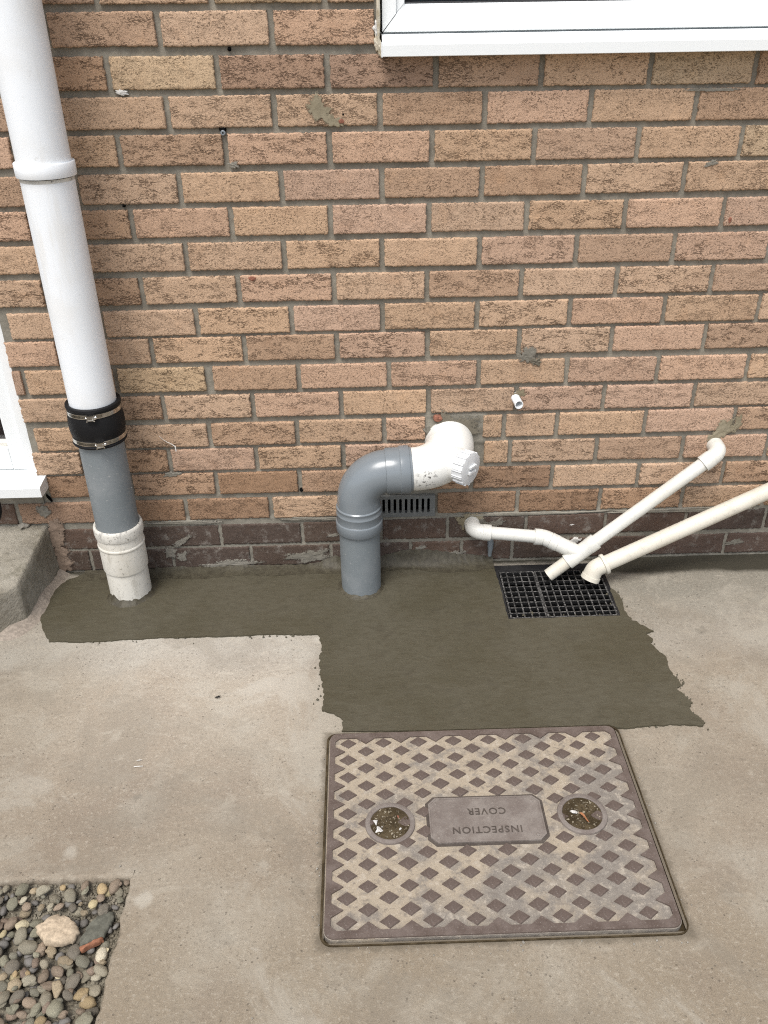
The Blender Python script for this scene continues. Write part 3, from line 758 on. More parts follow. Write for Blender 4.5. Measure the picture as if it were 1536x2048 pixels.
# studs
SX0, SP, SY0, SQ = .3465, .0749, -.6800, .0459
HW, HH = .0192, .0142
PLX0, PLX1, PLY0, PLY1 = .5035, .7265, -.9405, -.8340
KH = [(.4285, -.889), (.8030, -.8815)]
V = []; F = []
zt, zb = .0086, .004
def stud_mesh():
    c = .0022
    o_ = [(HW, 0), (0, HH), (-HW, 0), (0, -HH)]; t_ = [((HW-c*1.4), 0), (0, HH-c), (-(HW-c*1.4), 0), (0, -(HH-c))]
    V = [(x, y, zb) for x, y in o_] + [(x, y, zt) for x, y in t_]
    return mesh('stud', V, [(0, 1, 5, 4), (1, 2, 6, 5), (2, 3, 7, 6), (3, 0, 4, 7), (4, 5, 6, 7)])
sm = stud_mesh(); sm.materials.append(m_iron)
for i in range(19):
    y = SY0 - SQ*i/2
    full = i % 2 == 0
    for j in range(8 if full else 7):
        x = SX0 + SP*j + (0 if full else SP/2)
        if PLX0-.004 < x < PLX1+.004 and PLY0-.006 < y < PLY1+.006: continue
        if any(math.hypot(x-a, y-b) < .030 for a, b in KH): continue
        o = link('stud', sm, cov, None, (x, y, 0)); s = rnd.uniform(.95, 1.05); o.scale = (s, s, rnd.uniform(.94, 1.0)); o.rotation_euler.z = rnd.uniform(-.04, .04)
# toothed border
bx0, bx1, by0, by1 = px0+.0120, px1-.0125, py0+.0155, py1-.0150
def tooth(lst, fixed, a, b, axis, inward):
    out = []
    return out
inner = []
# top edge left->right (y = by1), teeth at half columns pointing down
top = [(bx0+.010, by1)]
for j in range(7):
    xc = SX0+SP*(j+.5); top += [(xc-.020, by1), (xc, by1-.0155), (xc+.020, by1)]
top += [(bx1-.010, by1), (bx1, by1-.009)]
right = []
for i in range(1, 19, 2):
    yc = SY0-SQ*i/2; right += [(bx1, yc+.0135), (bx1-.0215, yc), (bx1, yc-.0135)]
right += [(bx1, by0+.009), (bx1-.010, by0)]
bot = []
for j in range(6, -1, -1):
    xc = SX0+SP*(j+.5); bot += [(xc+.020, by0), (xc, by0+.0155), (xc-.020, by0)]
bot += [(bx0+.010, by0), (bx0, by0+.009)]
left = []
for i in range(17, 0, -2):
    yc = SY0-SQ*i/2; left += [(bx0, yc-.0135), (bx0+.0215, yc), (bx0, yc+.0135)]
left += [(bx0, by1-.009)]
poly_plate('border', [rrect(px0+.0012, px1-.0012, py0+.0012, py1-.0012, .017), top+right+bot+left], .004, .0084, m_iron, cov)
def octo(i, c):
    x0, x1, y0, y1 = PLX0+i, PLX1-i, PLY0+i, PLY1-i
    return [(x0+c, y0), (x1-c, y0), (x1, y0+c), (x1, y1-c), (x1-c, y1), (x0+c, y1), (x0, y1-c), (x0, y0+c)]
poly_plate('plate_surround', [octo(-.0045, .0158)], .004, .0062, m_letter, cov)
npl = poly_plate('name_plate', [octo(.0012, .0135)], .004, .0088, m_plate, cov)
lip = poly_plate('plate_lip', [octo(.0010, .0136), octo(.0042, .0120)], .006, .0096, m_plate, cov)
for rx, ry in ((.5190, -.848), (.5200, -.927), (.7085, -.927), (.7085, -.848)):
    tube('rivet', line((rx, ry, .0088), (0, 0, 1), [(0, .0034), (.0008, .0033), (.0014, .002), (.0016, .0004)]), m_plate, cov, 14, cap1=True)
def lettering(body, x, y, size, depth=.0011):
    cu = bpy.data.curves.new('lettering', 'FONT'); cu.body = body; cu.size = size; cu.extrude = depth/2; cu.align_x = 'CENTER'; cu.align_y = 'CENTER'
    cu.space_character = 1.14; cu.offset = .0001; cu.resolution_u = 3
    t = bpy.data.objects.new('tmp_text', cu); C.objects.link(t); bpy.context.view_layer.update()
    me = bpy.data.meshes.new_from_object(t); bpy.data.objects.remove(t); me.name = 'lettering'
    me.materials.clear()
    for v in me.vertices: v.co = Vector((-v.co.x, -v.co.y, v.co.z))
    o = link('lettering', me, cov, m_letter, (x, y, .0088+depth*.45)); return o
lettering('INSPECTION', .6140, -.9120, .0215); lettering('COVER', .6180, -.8690, .0215)
KEYS = []
for q, (kx, ky) in enumerate(KH):
    k = tube('key_hole', [((kx, ky, z), (0, 0, 1), r) for z, r in ((.004, .0490), (.0088, .0478), (.0094, .0468), (.0094, .0395), (.0085, .0385), (.0052, .0380))], m_plate, cov, 48)
    V = [(kx, ky, .0072)]; F = []
    for rg in range(1, 9):
        for i in range(36):
            a = 2*math.pi*i/36; rr = .0384*rg/8
            V.append((kx+rr*math.cos(a), ky+rr*math.sin(a), .0072+.0022*fbm(kx*50+math.cos(a)*rr*90, math.sin(a)*rr*90, q, 3)))
    for i in range(36): F.append((0, 1+i, 1+(i+1) % 36))
    for rg in range(7):
        for i in range(36):
            j = (i+1) % 36; F.append((1+rg*36+i, 1+(rg+1)*36+i, 1+(rg+1)*36+j, 1+rg*36+j))
    link('soil_fill', mesh('soil_fill', V, F, True), k, m_soil)
    KEYS.append((k, kx, ky))
def rock_mesh(name, seed, lvl=2, rough=.25, angular=False):
    bm = bmesh.new(); bmesh.ops.create_icosphere(bm, subdivisions=lvl, radius=1)
    for v in bm.verts:
        d = v.co.normalized()
        e = 1 + rough*(1.6*noise.noise(d*1.1+Vector((seed*3.7, seed, 0))) + .5*noise.noise(d*2.6+Vector((seed, 0, seed*2))))
        v.co = d*e
    return bm_mesh(name, bm, not angular)
CH = [rock_mesh('chip', 60+i, 1, .7, True) for i in range(4)]
for k, kx, ky in KEYS:
    V = []; F = []; cr_ = [rock_mesh('crumb', 30+i, 1, .6, True) for i in range(3)]
    for _ in range(150):
        a = rnd.uniform(0, 6.28); rr = .036*math.sqrt(rnd.random()); sz = rnd.uniform(.0007, .0022)*(1.5 if rnd.random() < .1 else 1); f0 = len(V)
        for v in cr_[rnd.randrange(3)].vertices: V.append((kx+rr*math.cos(a)+v.co.x*sz, ky+rr*math.sin(a)+v.co.y*sz, .0078+v.co.z*sz))
        for p in cr_[0].polygons: F.append(tuple(f0+i for i in p.vertices))
    cb_ = link('soil_crumbs', mesh('soil_crumbs', V, F), k, m_crumbs); cb_['kind'] = 'stuff'
def chip(x, y, z, sx, sy, sz, mat, label, cat, name, rz=0, grp=None):
    me = CH[int(abs(x*1000)) % 4].copy(); me.materials.append(mat)
    o = link(name, me, None, None, (x, y, z)); o.scale = (sx*.62, sy*.62, sz*.7); o.rotation_euler = (rnd.uniform(-.3, .3), rnd.uniform(-.3, .3), rz)
    return tag(o, label, cat, grp)
chip(.4010, -.8870, .0105, .0070, .0085, .0036, m_chip, 'white stone chip in the left keyhole, nearer its top', 'stone chip', 'stone_chip', .3)
chip(.4060, -.9065, .0105, .0120, .0085, .0036, m_chip, 'longest white stone chip, at the lower edge of the left keyhole', 'stone chip', 'stone_chip', -.6)
chip(.4480, -.9035, .0090, .0045, .0035, .0020, m_chip, 'small white flake lying right in the left keyhole', 'stone chip', 'stone_chip', .8)
chip(.4450, -.8760, .0090, .0036, .0046, .0030, m_red, 'orange crumb in the left keyhole of the iron cover', 'brick crumb', 'brick_crumb', .2)
chip(.4130, -.8980, .0085, .0020, .0020, .0015, m_chip, 'tiny white crumb between the two larger chips of the left keyhole', 'stone chip', 'stone_chip')
chip(.7880, -.8790, .0105, .0105, .0060, .0035, m_chip, 'pale grey stone lying beside the dead leaf in the right keyhole', 'stone chip', 'stone_chip', -.4)
# dead leaf
V = []; F = []
for i in range(9):
    t = i/8; w = .0036*math.sin(math.pi*min(1, t*.9+.08))
    for s in (-1, 0, 1):
        V.append((.7960+.0150*t+.3*w*s, -.8840-.0200*t+w*s, .0115+.003*math.sin(t*5)+(.0018 if s else 0)))
for i in range(8):
    for s in (0, 1): F.append((i*3+s, i*3+s+1, i*3+s+4, i*3+s+3))
lf = tag(link('dead_leaf', mesh('dead_leaf', V, F, True), None, m_leaf), 'curled orange dead leaf in the right keyhole of the cover', 'leaf')

# ------------------------------------------------------------------ gravel bed
bed = tag(link('gravel_bed', (lambda: None)() or None, None) if False else empty('gravel_bed', 'sunken bed of rounded grey pebbles and grit in the slab corner', None, (-.2, -1.15, -.05)), kind='structure')
V = []; F = []; nx_ = 110; ny_ = 100
for j in range(ny_+1):
    for i in range(nx_+1):
        x = BX0+(BX1+.004-BX0)*i/nx_; y = BY0+(BY1+.004-BY0)*j/ny_
        up = max(0, 1-(BY1-y)/.09)*.012 + max(0, 1-(BX1-x)/.05)*.006
        V.append((x, y, -.029+up+.008*fbm(x*25, y*25, 0, 4)))
for j in range(ny_):
    for i in range(nx_): F.append((j*(nx_+1)+i, j*(nx_+1)+i+1, (j+1)*(nx_+1)+i+1, (j+1)*(nx_+1)+i))
gs = link('grit', mesh('grit', V, F, True), bed, m_grit); gs['kind'] = 'stuff'
PM = [rock_mesh('pebble', s, 3, .13 if s < 8 else .30) for s in range(12)]
for me in PM: me.materials.append(m_stone)
PCOL = [(.190, .178, .148), (.150, .148, .126), (.215, .205, .172), (.195, .160, .132), (.125, .116, .102), (.235, .20, .15), (.165, .132, .112), (.18, .178, .146)]
PLITE = [(.36, .33, .25), (.31, .275, .185), (.42, .40, .34), (.29, .23, .145)]
SPECIAL = [(-.150, -1.085, .050), (-.082, -1.085, .040)]
placed = []; mass = []; seen = []
rp = random.Random(21)
def try_place(n, rlo, rhi, zlo, zhi, k, layer):
    for _ in range(n):
        x = rp.uniform(BX0+.01, BX1-.004); y = rp.uniform(BY0+.01, BY1-.008)
        top = (BY1-y) < .07 or (y > BY1-.12 and x > BX1-.03)
        if top and rp.random() < .35: continue
        a = rp.uniform(rlo, rhi)*(.72 if top and rp.random() < .6 else 1)
        if BX1-x < a*.9 or BY1-y < a*.95: continue
        if layer and any(math.hypot(x-sx, y-sy) < sr*.80+a*.4 for sx, sy, sr in SPECIAL): continue
        if any(l == layer and math.hypot(x-p[0], y-p[1]) < k*(a+p[2]) for *p, l in placed): continue
        placed.append((x, y, a, layer))
        s = (a, a*rp.uniform(.62, .85), a*rp.uniform(.45, .62))
        lite = rp.random() < (.13 if layer else .06)
        c = rp.choice(PLITE if lite else PCOL); c = (c[0]*1.02, c[1]*.97, c[2]*.86); v = rp.uniform(1.05, 1.75)
        rec = ((x, y, rp.uniform(zlo, zhi) + (.006 if top else 0)), s, (rp.uniform(-.35, .35), rp.uniform(-.35, .35), rp.uniform(0, 6.28)), (c[0]*v, c[1]*v, c[2]*v, 1), rp.randrange(12))
        vis = x > -.335 and y > -1.315
        (seen if vis else mass).append((layer,) + rec)
try_place(2600, .008, .013, -.021, -.017, .70, 0)
try_place(4200, .0090, .0165, -.013, -.008, .73, 1)
try_place(1500, .0055, .009, -.014, -.009, .9, 2)
# the 290 that show largest are parts, the small rest and those beyond the picture one mass
seen.sort(key=lambda r: (r[0] == 0, -r[2][0]))
for _, loc, s, rot, c, k in seen[:290]:
    o = link('pebble', PM[k], bed, None, loc); o.scale = s; o.rotation_euler = rot; o.color = c
mass += seen[290:]
V = []; F = []
low = [rock_mesh('pebble_low', s, 2, .13) for s in range(4)]
for _, loc, s, rot, c, k in mass:
    me = low[k % 4]; from_ = len(V)
    E = Matrix.Rotation(rot[2], 3, 'Z') @ Matrix.Rotation(rot[0], 3, 'X')
    for v in me.vertices: V.append(Vector(loc) + E @ Vector((v.co.x*s[0], v.co.y*s[1], v.co.z*s[2])))
    for p in me.polygons: F.append(tuple(from_+i for i in p.vertices))
if V:
    pm = link('outlying_pebbles', mesh('outlying_pebbles', V, F, True), bed, m_stone); pm['kind'] = 'stuff'; pm.color = (.16, .15, .135, 1)
# grit crumbs near the slab edge
V = []; F = []
cr = [rock_mesh('crumb', 90+i, 1, .5, True) for i in range(3)]
for _ in range(1500):
    if rp.random() < .6: x = rp.uniform(-.36, BX1); y = BY1 - abs(rp.gauss(0, .045))-.003
    else: x = BX1 - abs(rp.gauss(0, .018))-.002; y = rp.uniform(-1.33, BY1)
    a = rp.uniform(.0012, .0038); me = cr[rp.randrange(3)]; f0 = len(V)
    up = max(0, 1-(BY1-y)/.09)*.012 + max(0, 1-(BX1-x)/.05)*.006
    z = -.029+up+.008*fbm(x*25, y*25, 0, 4)+a*.4
    for v in me.vertices: V.append((x+v.co.x*a, y+v.co.y*a, z+v.co.z*a))
    for p in me.polygons: F.append(tuple(f0+i for i in p.vertices))
cb = link('grit_crumbs', mesh('grit_crumbs', V, F), bed, m_grit); cb['kind'] = 'stuff'
# the three odd stones
def slab_stone(name, loops, z0, h, mat, seed, label, tilt=(0, 0)):
    cx = sum(p[0] for p in loops)/len(loops); cy = sum(p[1] for p in loops)/len(loops)
    out = ragged(loops, .003, .003, seed, 120); n = len(out); V = []; F = []
    prof = [(1.0, 0.0), (1.03, .35), (1.0, .7), (.93, .92), (.75, 1.0), (.45, 1.04), (.2, 1.02)]
    for s, t in prof:
        for x, y in out:
            X = (x-cx)*s; Y = (y-cy)*s
            z = z0 + h*min(1,t)*(1+.9*fbm((cx+X)*22+seed, (cy+Y)*22, 1.5, 3)) + .0022*fbm((cx+X)*130+seed, (cy+Y)*130, 2, 3)*t
            V.append((cx+X, cy+Y, z))
    for k in range(len(prof)-1):
        for i in range(n):
            j = (i+1) % n; F.append((k*n+i, k*n+j, (k+1)*n+j, (k+1)*n+i))
    F.append(tuple((len(prof)-1)*n+i for i in range(n)))
    me = mesh(name, V, F, True); me.set_sharp_from_angle(angle=R(50))
    return me
me = slab_stone('cream_stone', [(-.1960, -1.0745), (-.1745, -1.0560), (-.1630, -1.0510), (-.1440, -1.0580), (-.1250, -1.0720), (-.1170, -1.0860), (-.1240, -1.1040), (-.1480, -1.1075), (-.1700, -1.1050), (-.1860, -1.0880)], -.012, .013, m_flint, 4, '')
tag(link('cream_stone', me, None, m_flint), 'large flat cream stone lying on the pebbles', 'stone')
me = slab_stone('slate_piece', [(-.1130, -1.0980), (-.1040, -1.0720), (-.0850, -1.0490), (-.0680, -1.0470), (-.0640, -1.0620), (-.0740, -1.0950), (-.1080, -1.1130)], -.013, .010, m_slate, 9, '')
sp_ = tag(link('tile_fragment', me, None, m_slate), 'dark slate coloured tile fragment with broken orange edge among pebbles', 'tile fragment')
me = slab_stone('broken_edge', [(-.1095, -1.1135), (-.0745, -1.0955), (-.0720, -1.1010), (-.0860, -1.1090), (-.1050, -1.1185)], -.014, .0095, m_orange, 12, '')
link('broken_edge', me, sp_, m_orange)

# ------------------------------------------------------------------ soil pipe
sp = empty('soil_pipe', 'tall white soil pipe with black rubber coupling beside the door', 'soil pipe', (-.243, -.105, 0))
A = Vector((-.243, -.105, 0)); UP = Vector((0, 0, 1))
def vert(name, prof, mat, parent, a=A, **kw): return tube(name, [(a+UP*z, UP, r) for z, r in prof], mat, parent, 56, **kw)
vert('upper_pipe', [(1.085, .0545), (2.6, .0545)], m_white, sp)
vert('collar', [(1.0955, .0545), (1.0960, .0598), (1.0945, .0608), (1.0700, .0606), (1.0685, .0598), (1.0680, .0550)], m_white, sp)
vert('dirty_joint', [(1.0695, .0552), (1.0672, .0553), (1.0665, .0549)], m_gask, sp); vert('dirty_smear', [(1.0664, .0550), (1.0600, .0549)], m_rim, sp)
vert('lower_pipe', [(1.075, .0545), (.54, .0545)], m_white, sp)
vert('rubber_coupling', [(.545, .0548), (.5670, .0560), (.5680, .0615), (.5660, .0640), (.5610, .0645), (.558, .0625), (.543, .0625), (.538, .0635), (.520, .0655), (.500, .0652), (.490, .0630), (.4875, .0620), (.473, .0620), (.4705, .0640), (.4680, .0642), (.4660, .0630), (.4655, .054)], m_rubber, sp)
def clamp(z, ang):
    c = vert('hose_clamp', [(z-.0055, .0620), (z-.0052, .0636), (z+.0052, .0636), (z+.0055, .0620)], m_steel, sp)
    d = Vector((math.cos(ang), math.sin(ang), 0)); t = Vector((-d.y, d.x, 0))
    def slot_at(a0, a1, step):
        V = []; F = []
        a = a0
        while a < a1:
            f = len(V)
            for zz in (z-.0036, z+.0036):
                for aa in (a, a+step*.45):
                    V.append((A.x+.06385*math.cos(aa), A.y+.06385*math.sin(aa), zz))
            F.append((f, f+1, f+3, f+2)); a += step
        link('band_slots', mesh('band_slots', V, F), c, m_slot)
    slot_at(ang-.95, ang-.12, .026)
    slot_at(ang+.22, ang+.42, .026)
    p = A+UP*z
    base = p + d*.0665
    bm = bmesh.new(); bmesh.ops.create_cube(bm, size=1)
    for v in bm.verts:
        q = v.co.copy(); v.co = base + t*q.x*.016 + d*q.y*.008 + UP*q.z*.0125
    bmesh.ops.bevel(bm, geom=list(bm.edges), offset=.0018, segments=2, affect='EDGES')
    link('screw_housing', bm_mesh('screw_housing', bm), c, m_steel)
    tube('screw', line(base - t*.0115, t, [(0, .0026), (.016, .0030), (.0165, .0046), (.024, .0046), (.0245, .0038), (.0255, .0036)]), m_steel, c, 14, True, True)
clamp(.5500, R(-82)); clamp(.4800, R(-74))
vert('grey_pipe', [(.466, .0535), (.20, .0535)], m_greym, sp)
vert('socket_rim', [(.205, .0540), (.2270, .0545), (.2285, .0580), (.2265, .0605), (.2205, .0620), (.2050, .0622), (.1985, .0610), (.1965, .0585)], m_rim, sp)
vert('socket', [(.1980, .0580), (.1740, .0580), (.1720, .0596), (.1690, .0600), (.1660, .0594), (.1645, .0580), (.0985, .0578), (.0955, .0572), (.0945, .0540)], m_sock, sp)
vert('base_pipe', [(.096, .0540), (-.01, .0540)], m_sock, sp)

# ------------------------------------------------------------------ toilet branch: grey bend and white access bend
tb = empty('toilet_waste_pipe', 'grey bend and white access elbow running from wall to ground', 'waste pipe', (.378, -.105, 0))
B = Vector((.378, -.105, 0))
vert('riser', [(-.01, .0530), (.235, .0530)], m_greym, tb, B)
vert('socket', [(.190, .0532), (.1905, .0590), (.1930, .0605), (.2170, .0608), (.2200, .0600), (.2215, .0585), (.2400, .0582), (.2420, .0592), (.2440, .0592), (.2458, .0580), (.2560, .0575), (.2578, .0585), (.2598, .0582), (.2625, .0552)], m_grey, tb, B)
dX = Vector((1, .03, .035)).normalized()
el = [(B+UP*.255, UP, .0552)] + arc(B+UP*.278, UP, dX, .078, .0545, 24)
tube('bend', el, m_grey, tb, 56)
e_end = el[-1][0]
tube('collar', line(e_end - dX*.006, dX, [(0, .0545), (.001, .0575), (.004, .0580), (.034, .0582), (.0355, .0592), (.0375, .0610), (.058, .0612), (.0605, .0600), (.0612, .0570), (.0660, .0565), (.0675, .053)]), m_grey, tb, 56)
w0 = e_end + dX*.058
wy = w0.y
toW = Vector((0, 1, .16)).normalized()
rb = .097
st = [(w0, dX, .0535), (w0+dX*.006, dX, .0545)] + arc(w0+dX*.012, dX, toW, rb, lambda t: .0548+.0085*min(1, t*1.4)**1.5, 18)
last = st[-1][0]
st += [(last + toW*.02, toW, .0633)]
wb = tube('white_bend', st, m_bend, tb, 56)
# access boss and screw cap on the heel of the bend
mid = st[2+9][0]
n_ = Vector((.77, -.64, .0)).normalized()
capc = Vector((.6590, -.1285, .3690))
b0 = capc - n_*.075
tube('access_boss', line(b0, n_, [(0, .044), (.020, .0445), (.042, .0425), (.047, .0400), (.052, .0385)]), m_whiteg, tb, 44)
cp = tube('access_cap', line(capc - n_*.032, n_, [(0, .0390), (.0008, .0412), (.0040, .0420), (.0275, .0424), (.0312, .0418), (.0322, .0400), (.0322, .0005)]), m_cap, tb, 48)
u, v = frame_of(n_)
for i in range(15):
    a = 2*math.pi*i/15; d = u*math.cos(a)+v*math.sin(a); t = n_.cross(d)
    bm = bmesh.new(); bmesh.ops.create_cube(bm, size=1)
    for q in bm.verts:
        c = q.co.copy(); q.co = capc - n_*.0145 + n_*c.x*.027 + d*(.0420+c.y*.004) + t*c.z*.0050
    bmesh.ops.bevel(bm, geom=list(bm.edges), offset=.0009, segments=1, affect='EDGES')
    link('rib', bm_mesh('rib', bm), cp, m_cap)
vv = (Vector((0, 0, 1)) - n_*n_.z).normalized(); hh = n_.cross(vv)
for s in (-1, 1):
    bm = bmesh.new(); bmesh.ops.create_cube(bm, size=1)
    for q in bm.verts:
        c = q.co.copy(); q.co = capc + n_*(.0035+c.y*.008) + vv*(s*.0068 + c.z*.0038) + hh*(c.x*.025 - .002*s)
    bmesh.ops.bevel(bm, geom=list(bm.edges), offset=.0008, segments=1, affect='EDGES')
    link('grip', bm_mesh('grip', bm), cp, m_cap)

# ------------------------------------------------------------------ small waste pipes
wp = empty('white_waste_pipe', 'thin white waste pipe of two branches joined in a swept tee above the drain', 'waste pipe', (.9, -.08, .05))
rP, rF = .0175, .0222
T = Vector((1.2925, -.045, .3357)); E = Vector((.8860, -.105, .0225)); dD = (E-T).normalized()
# top elbow
Le = Vector((1.3125, -.045, .3600))
up_d = -dD
p_el = T + up_d*.004
tube('long_pipe', [(T+up_d*.010, dD, rP), (T.lerp(E, .80), dD, rP)], m_wastew, wp, 32)
tube('wall_elbow', [(T - up_d*.022, up_d, rP), (T-up_d*.0218, up_d, rF), (T+up_d*.004, up_d, rF), (T+up_d*.006, up_d, rF-.0012)] + arc(T+up_d*.008, up_d, Vector((0, 1, 0)), .024, rF-.0010, 12) + [(Vector((T.x, .012, T.z))+up_d*.032, Vector((0, 1, 0)), rF-.0012)], m_wastew, wp, 32)
jt = T.lerp(E, .795)            # tee centre
tube('tee', line(jt - dD*.052, dD, [(0, rP), (.0003, rF), (.024, rF), (.0255, rF-.0008), (.070, rF-.0008), (.0715, rF), (.095, rF), (.0953, rP+.0003)]), m_wastew, wp, 32)
tube('spigot', [(jt+dD*.030, dD, rP), (E, dD, rP), (E-dD*.0005, dD, rP-.0018), (E-dD*.03, dD, rP-.002)], m_wastec, wp, 32)
# side branch
h0 = Vector((.6880, 0, .1290)); h1 = Vector((.6885, -.028, .1300)); r1 = Vector((.8560, -.056, .1170))
dr = (r1-Vector((.7100, -.047, .1310))).normalized()
st = [(Vector((.6860, .012, .1315)), Vector((0, -1, 0)), rF-.001)] + arc(Vector((.6860, -.020, .1315)), Vector((0, -1, 0)), dr, .025, rF-.001, 12)
q = st[-1][0]
st += [(q+dr*.001, dr, rF), (q+dr*.022, dr, rF), (q+dr*.0222, dr, rP)]
tube('branch_elbow', st, m_wastew, wp, 32)
tube('branch_pipe', [(q, dr, rP), (r1, dr, rP)], m_wastew, wp, 32)
d45 = ((jt - dD*.004) - (r1+dr*.030)).normalized()
st = [(r1-dr*.006, dr, rP), (r1-dr*.0058, dr, rF), (r1+dr*.014, dr, rF), (r1+dr*.0145, dr, rF-.001)] + arc(r1+dr*.016, dr, d45, .022, rF-.001, 8)
q2 = st[-1][0]; d45 = ((jt + dD*.004) - q2).normalized()
st += [(q2+d45*.001, d45, rF-.0006), (q2+d45*.014, d45, rF-.0006)]
tube('branch_bend', st, m_wastew, wp, 32)
tube('tee_arm', [(q2+d45*.008, d45, rP), (q2+d45*.0142, d45, rP), (q2+d45*.0145, d45, rF), (q2+d45*.036, d45, rF), (q2+d45*.037, d45, rF-.001), (jt+dD*.004, d45, rF-.0012)], m_wastew, wp, 32)

wc = empty('ivory_waste_pipe', 'thicker ivory waste pipe sloping in from the right to the drain grate', 'waste pipe', (1.2, -.1, .1))
K = Vector((1.0225, -.126, .0660)); Q = Vector((1.4594, -.055, .2392)); dC = (K-Q).normalized()
rC, rG = .0212, .0248
tube('pipe', [(Q - dC*.9, dC, rC), (K, dC, rC)], m_wastec, wc, 36)
en = Vector((.978, -.150, .024)); dE = Vector((-.36, -.20, -.91)).normalized()
st = [(K-dC*.012, dC, rC), (K-dC*.0118, dC, rG+.0030), (K-dC*.0110, dC, rG+.0036), (K-dC*.003, dC, rG+.0036), (K-dC*.002, dC, rG+.001), (K-dC*.0015, dC, rG-.0010), (K+dC*.008, dC, rG-.0012)] + arc(K+dC*.010, dC, dE, .026, rG-.0012, 12)
q3 = st[-1][0]
st += [(q3+dE*.010, dE, rG-.001), (q3+dE*.0105, dE, rG+.0004), (q3+dE*.0215, dE, rG+.0010), (q3+dE*.0220, dE, rG-.002), (q3+dE*.005, dE, rG-.003)]
tube('outlet_elbow', st, m_wastec, wc, 36)

ov = empty('overflow_pipe', 'short white overflow spout sticking out of the wall alone', 'overflow pipe', (.787, 0, .495))
dO = Vector((.17, -.93, -.22)).normalized(); o0 = Vector((.7800, .010, .5030))
tube('spout', [(o0, dO, .0108), (o0+dO*.030, dO, .0108), (o0+dO*.0400, dO+Vector((0, 0, .28)), .0110), (o0+dO*.0402, dO+Vector((0, 0, .28)), .0092), (o0+dO*.012, dO, .0090)], m_white, ov, 28)
tube('bore', [(o0+dO*.020, dO, .0091), (o0+dO*.0202, dO, .0005)], m_void, ov, 20)

# small grey peg under the branch elbow, thread on the wall, black hose, crumb on the step
pg = empty('lead_peg', 'small grey peg poking down from the wall under the thin pipe', 'peg', (.740, -.01, .06))
st = [(Vector((.7405, .006, .070)), Vector((0, -1, -.3)), .0085), (Vector((.7405, -.006, .066)), Vector((0, -1, -.8)), .0085), (Vector((.7395, -.011, .056)), Vector((0, -.3, -1)), .0078), (Vector((.7385, -.012, .042)), Vector((0, -.1, -1)), .0062), (Vector((.7385, -.0125, .030)), Vector((0, 0, -1)), .0052), (Vector((.7385, -.0125, .0295)), Vector((0, 0, -1)), .001)]
tube('peg_body', st, m_greym, pg, 18)
th = empty('loose_thread', 'white thread with a bent tip stuck to the bricks near the coupling', 'thread', (-.09, -.005, .40))
pts = [(-.128, -.001, .418), (-.118, -.006, .4105), (-.108, -.009, .4045), (-.098, -.011, .4005), (-.0885, -.012, .3925)]
tube('strand', [(Vector(p), (Vector(pts[min(i+1, 4)])-Vector(pts[max(i-1, 0)])), r) for i, (p, r) in enumerate(zip(pts, (.0004, .0005, .0006, .0009, .0012)))], m_thread, th, 8)
tube('tip', [(Vector((-.0890, -.012, .3935)), (0, 0, -1), .0014), (Vector((-.0885, -.012, .3800)), (0, 0, -1), .0016)], m_thread, th, 8, True, True)
hs = []
for i in range(17):
    t = i/16; a = R(-70+150*t)
    hs.append((Vector((-.557+.052*math.cos(a), -.15-.03*t, .330+.075*math.sin(a))), Vector((-math.sin(a)*.052, -.004, math.cos(a)*.075)), .008))
ho = tag(tube('hose', hs, m_rubber, None, 16, True, True), 'black hose loop hanging in front of the white door sill', 'hose')
me = rock_mesh('mortar_crumb', 71, 2, .5, True)
mc = link('mortar_crumb', me, None, m_crumb, (-.5290, -.008, .1660)); mc.scale = (.013, .009, .007)
tag(mc, 'grey crumb of mortar lying on the step under the door sill', 'crumb')

# ------------------------------------------------------------------ vent
vg = empty('air_vent', 'grey slotted air vent low in the wall behind the bend', 'air vent', (.506, 0, .19))
VX0, VX1, VZ0, VZ1 = .4285, .5835, .1585, .2235
def vent_face():
    """plate with real slots, in x-z, front y=-.002"""
    outer = rrect(VX0, VX1, VZ0, VZ1, .0015, 2); loops = [outer]
    n = 10; pitch = .0152
    for i in range(n):
        xc = VX1-.0180-pitch*i
        loops.append(rrect(xc-.0036, xc+.0036, VZ0+.0120, VZ1-.0085, .0035, 4))
    bm = bmesh.new(); edges = []; rings = []
    for L in loops:
        vs_ = [bm.verts.new((p[0], -.0030, p[1])) for p in L]; rings.append(vs_)
        for i in range(len(vs_)): edges.append(bm.edges.new((vs_[i], vs_[(i+1) % len(vs_)])))
    bmesh.ops.triangle_fill(bm, edges=edges, use_beauty=True, use_dissolve=False)
    for vs_ in rings:
        lo = [bm.verts.new((v.co.x, .010, v.co.z)) for v in vs_]
        for i in range(len(vs_)):
            j = (i+1) % len(vs_); bm.faces.new((vs_[i], lo[i], lo[j], vs_[j]))
    bmesh.ops.recalc_face_normals(bm, faces=bm.faces)
    return bm_mesh('slotted_plate', bm)
link('slotted_plate', vent_face(), vg, m_vent)
box('duct', VX0+.004, VX1-.004, .045, .05, VZ0, VZ1, m_void, vg)
for i in range(10):
    xc = VX1-.0180-.0152*i
    box('baffle', xc+.0040, xc+.0112, .014, .030, VZ0+.008, VZ1-.006, m_vent, vg)

# ------------------------------------------------------------------ window
wi = empty('window', 'white plastic window with projecting sill at the top right of the wall', 'window', (.9, 0, 1.28))
WX1 = 2.18
prism_x('sill', [(.060, 1.2720), (-.038, 1.2705), (-.0395, 1.2715), (-.0400, 1.2915), (-.0375, 1.2940), (.0120, 1.3090), (.060, 1.3105)], WIN_X+.003, WX1, m_upvc, wi)
box('sill_end', WIN_X+.0005, WIN_X+.0031, -.0405, .012, 1.2700, 1.2950, m_upvc, wi)
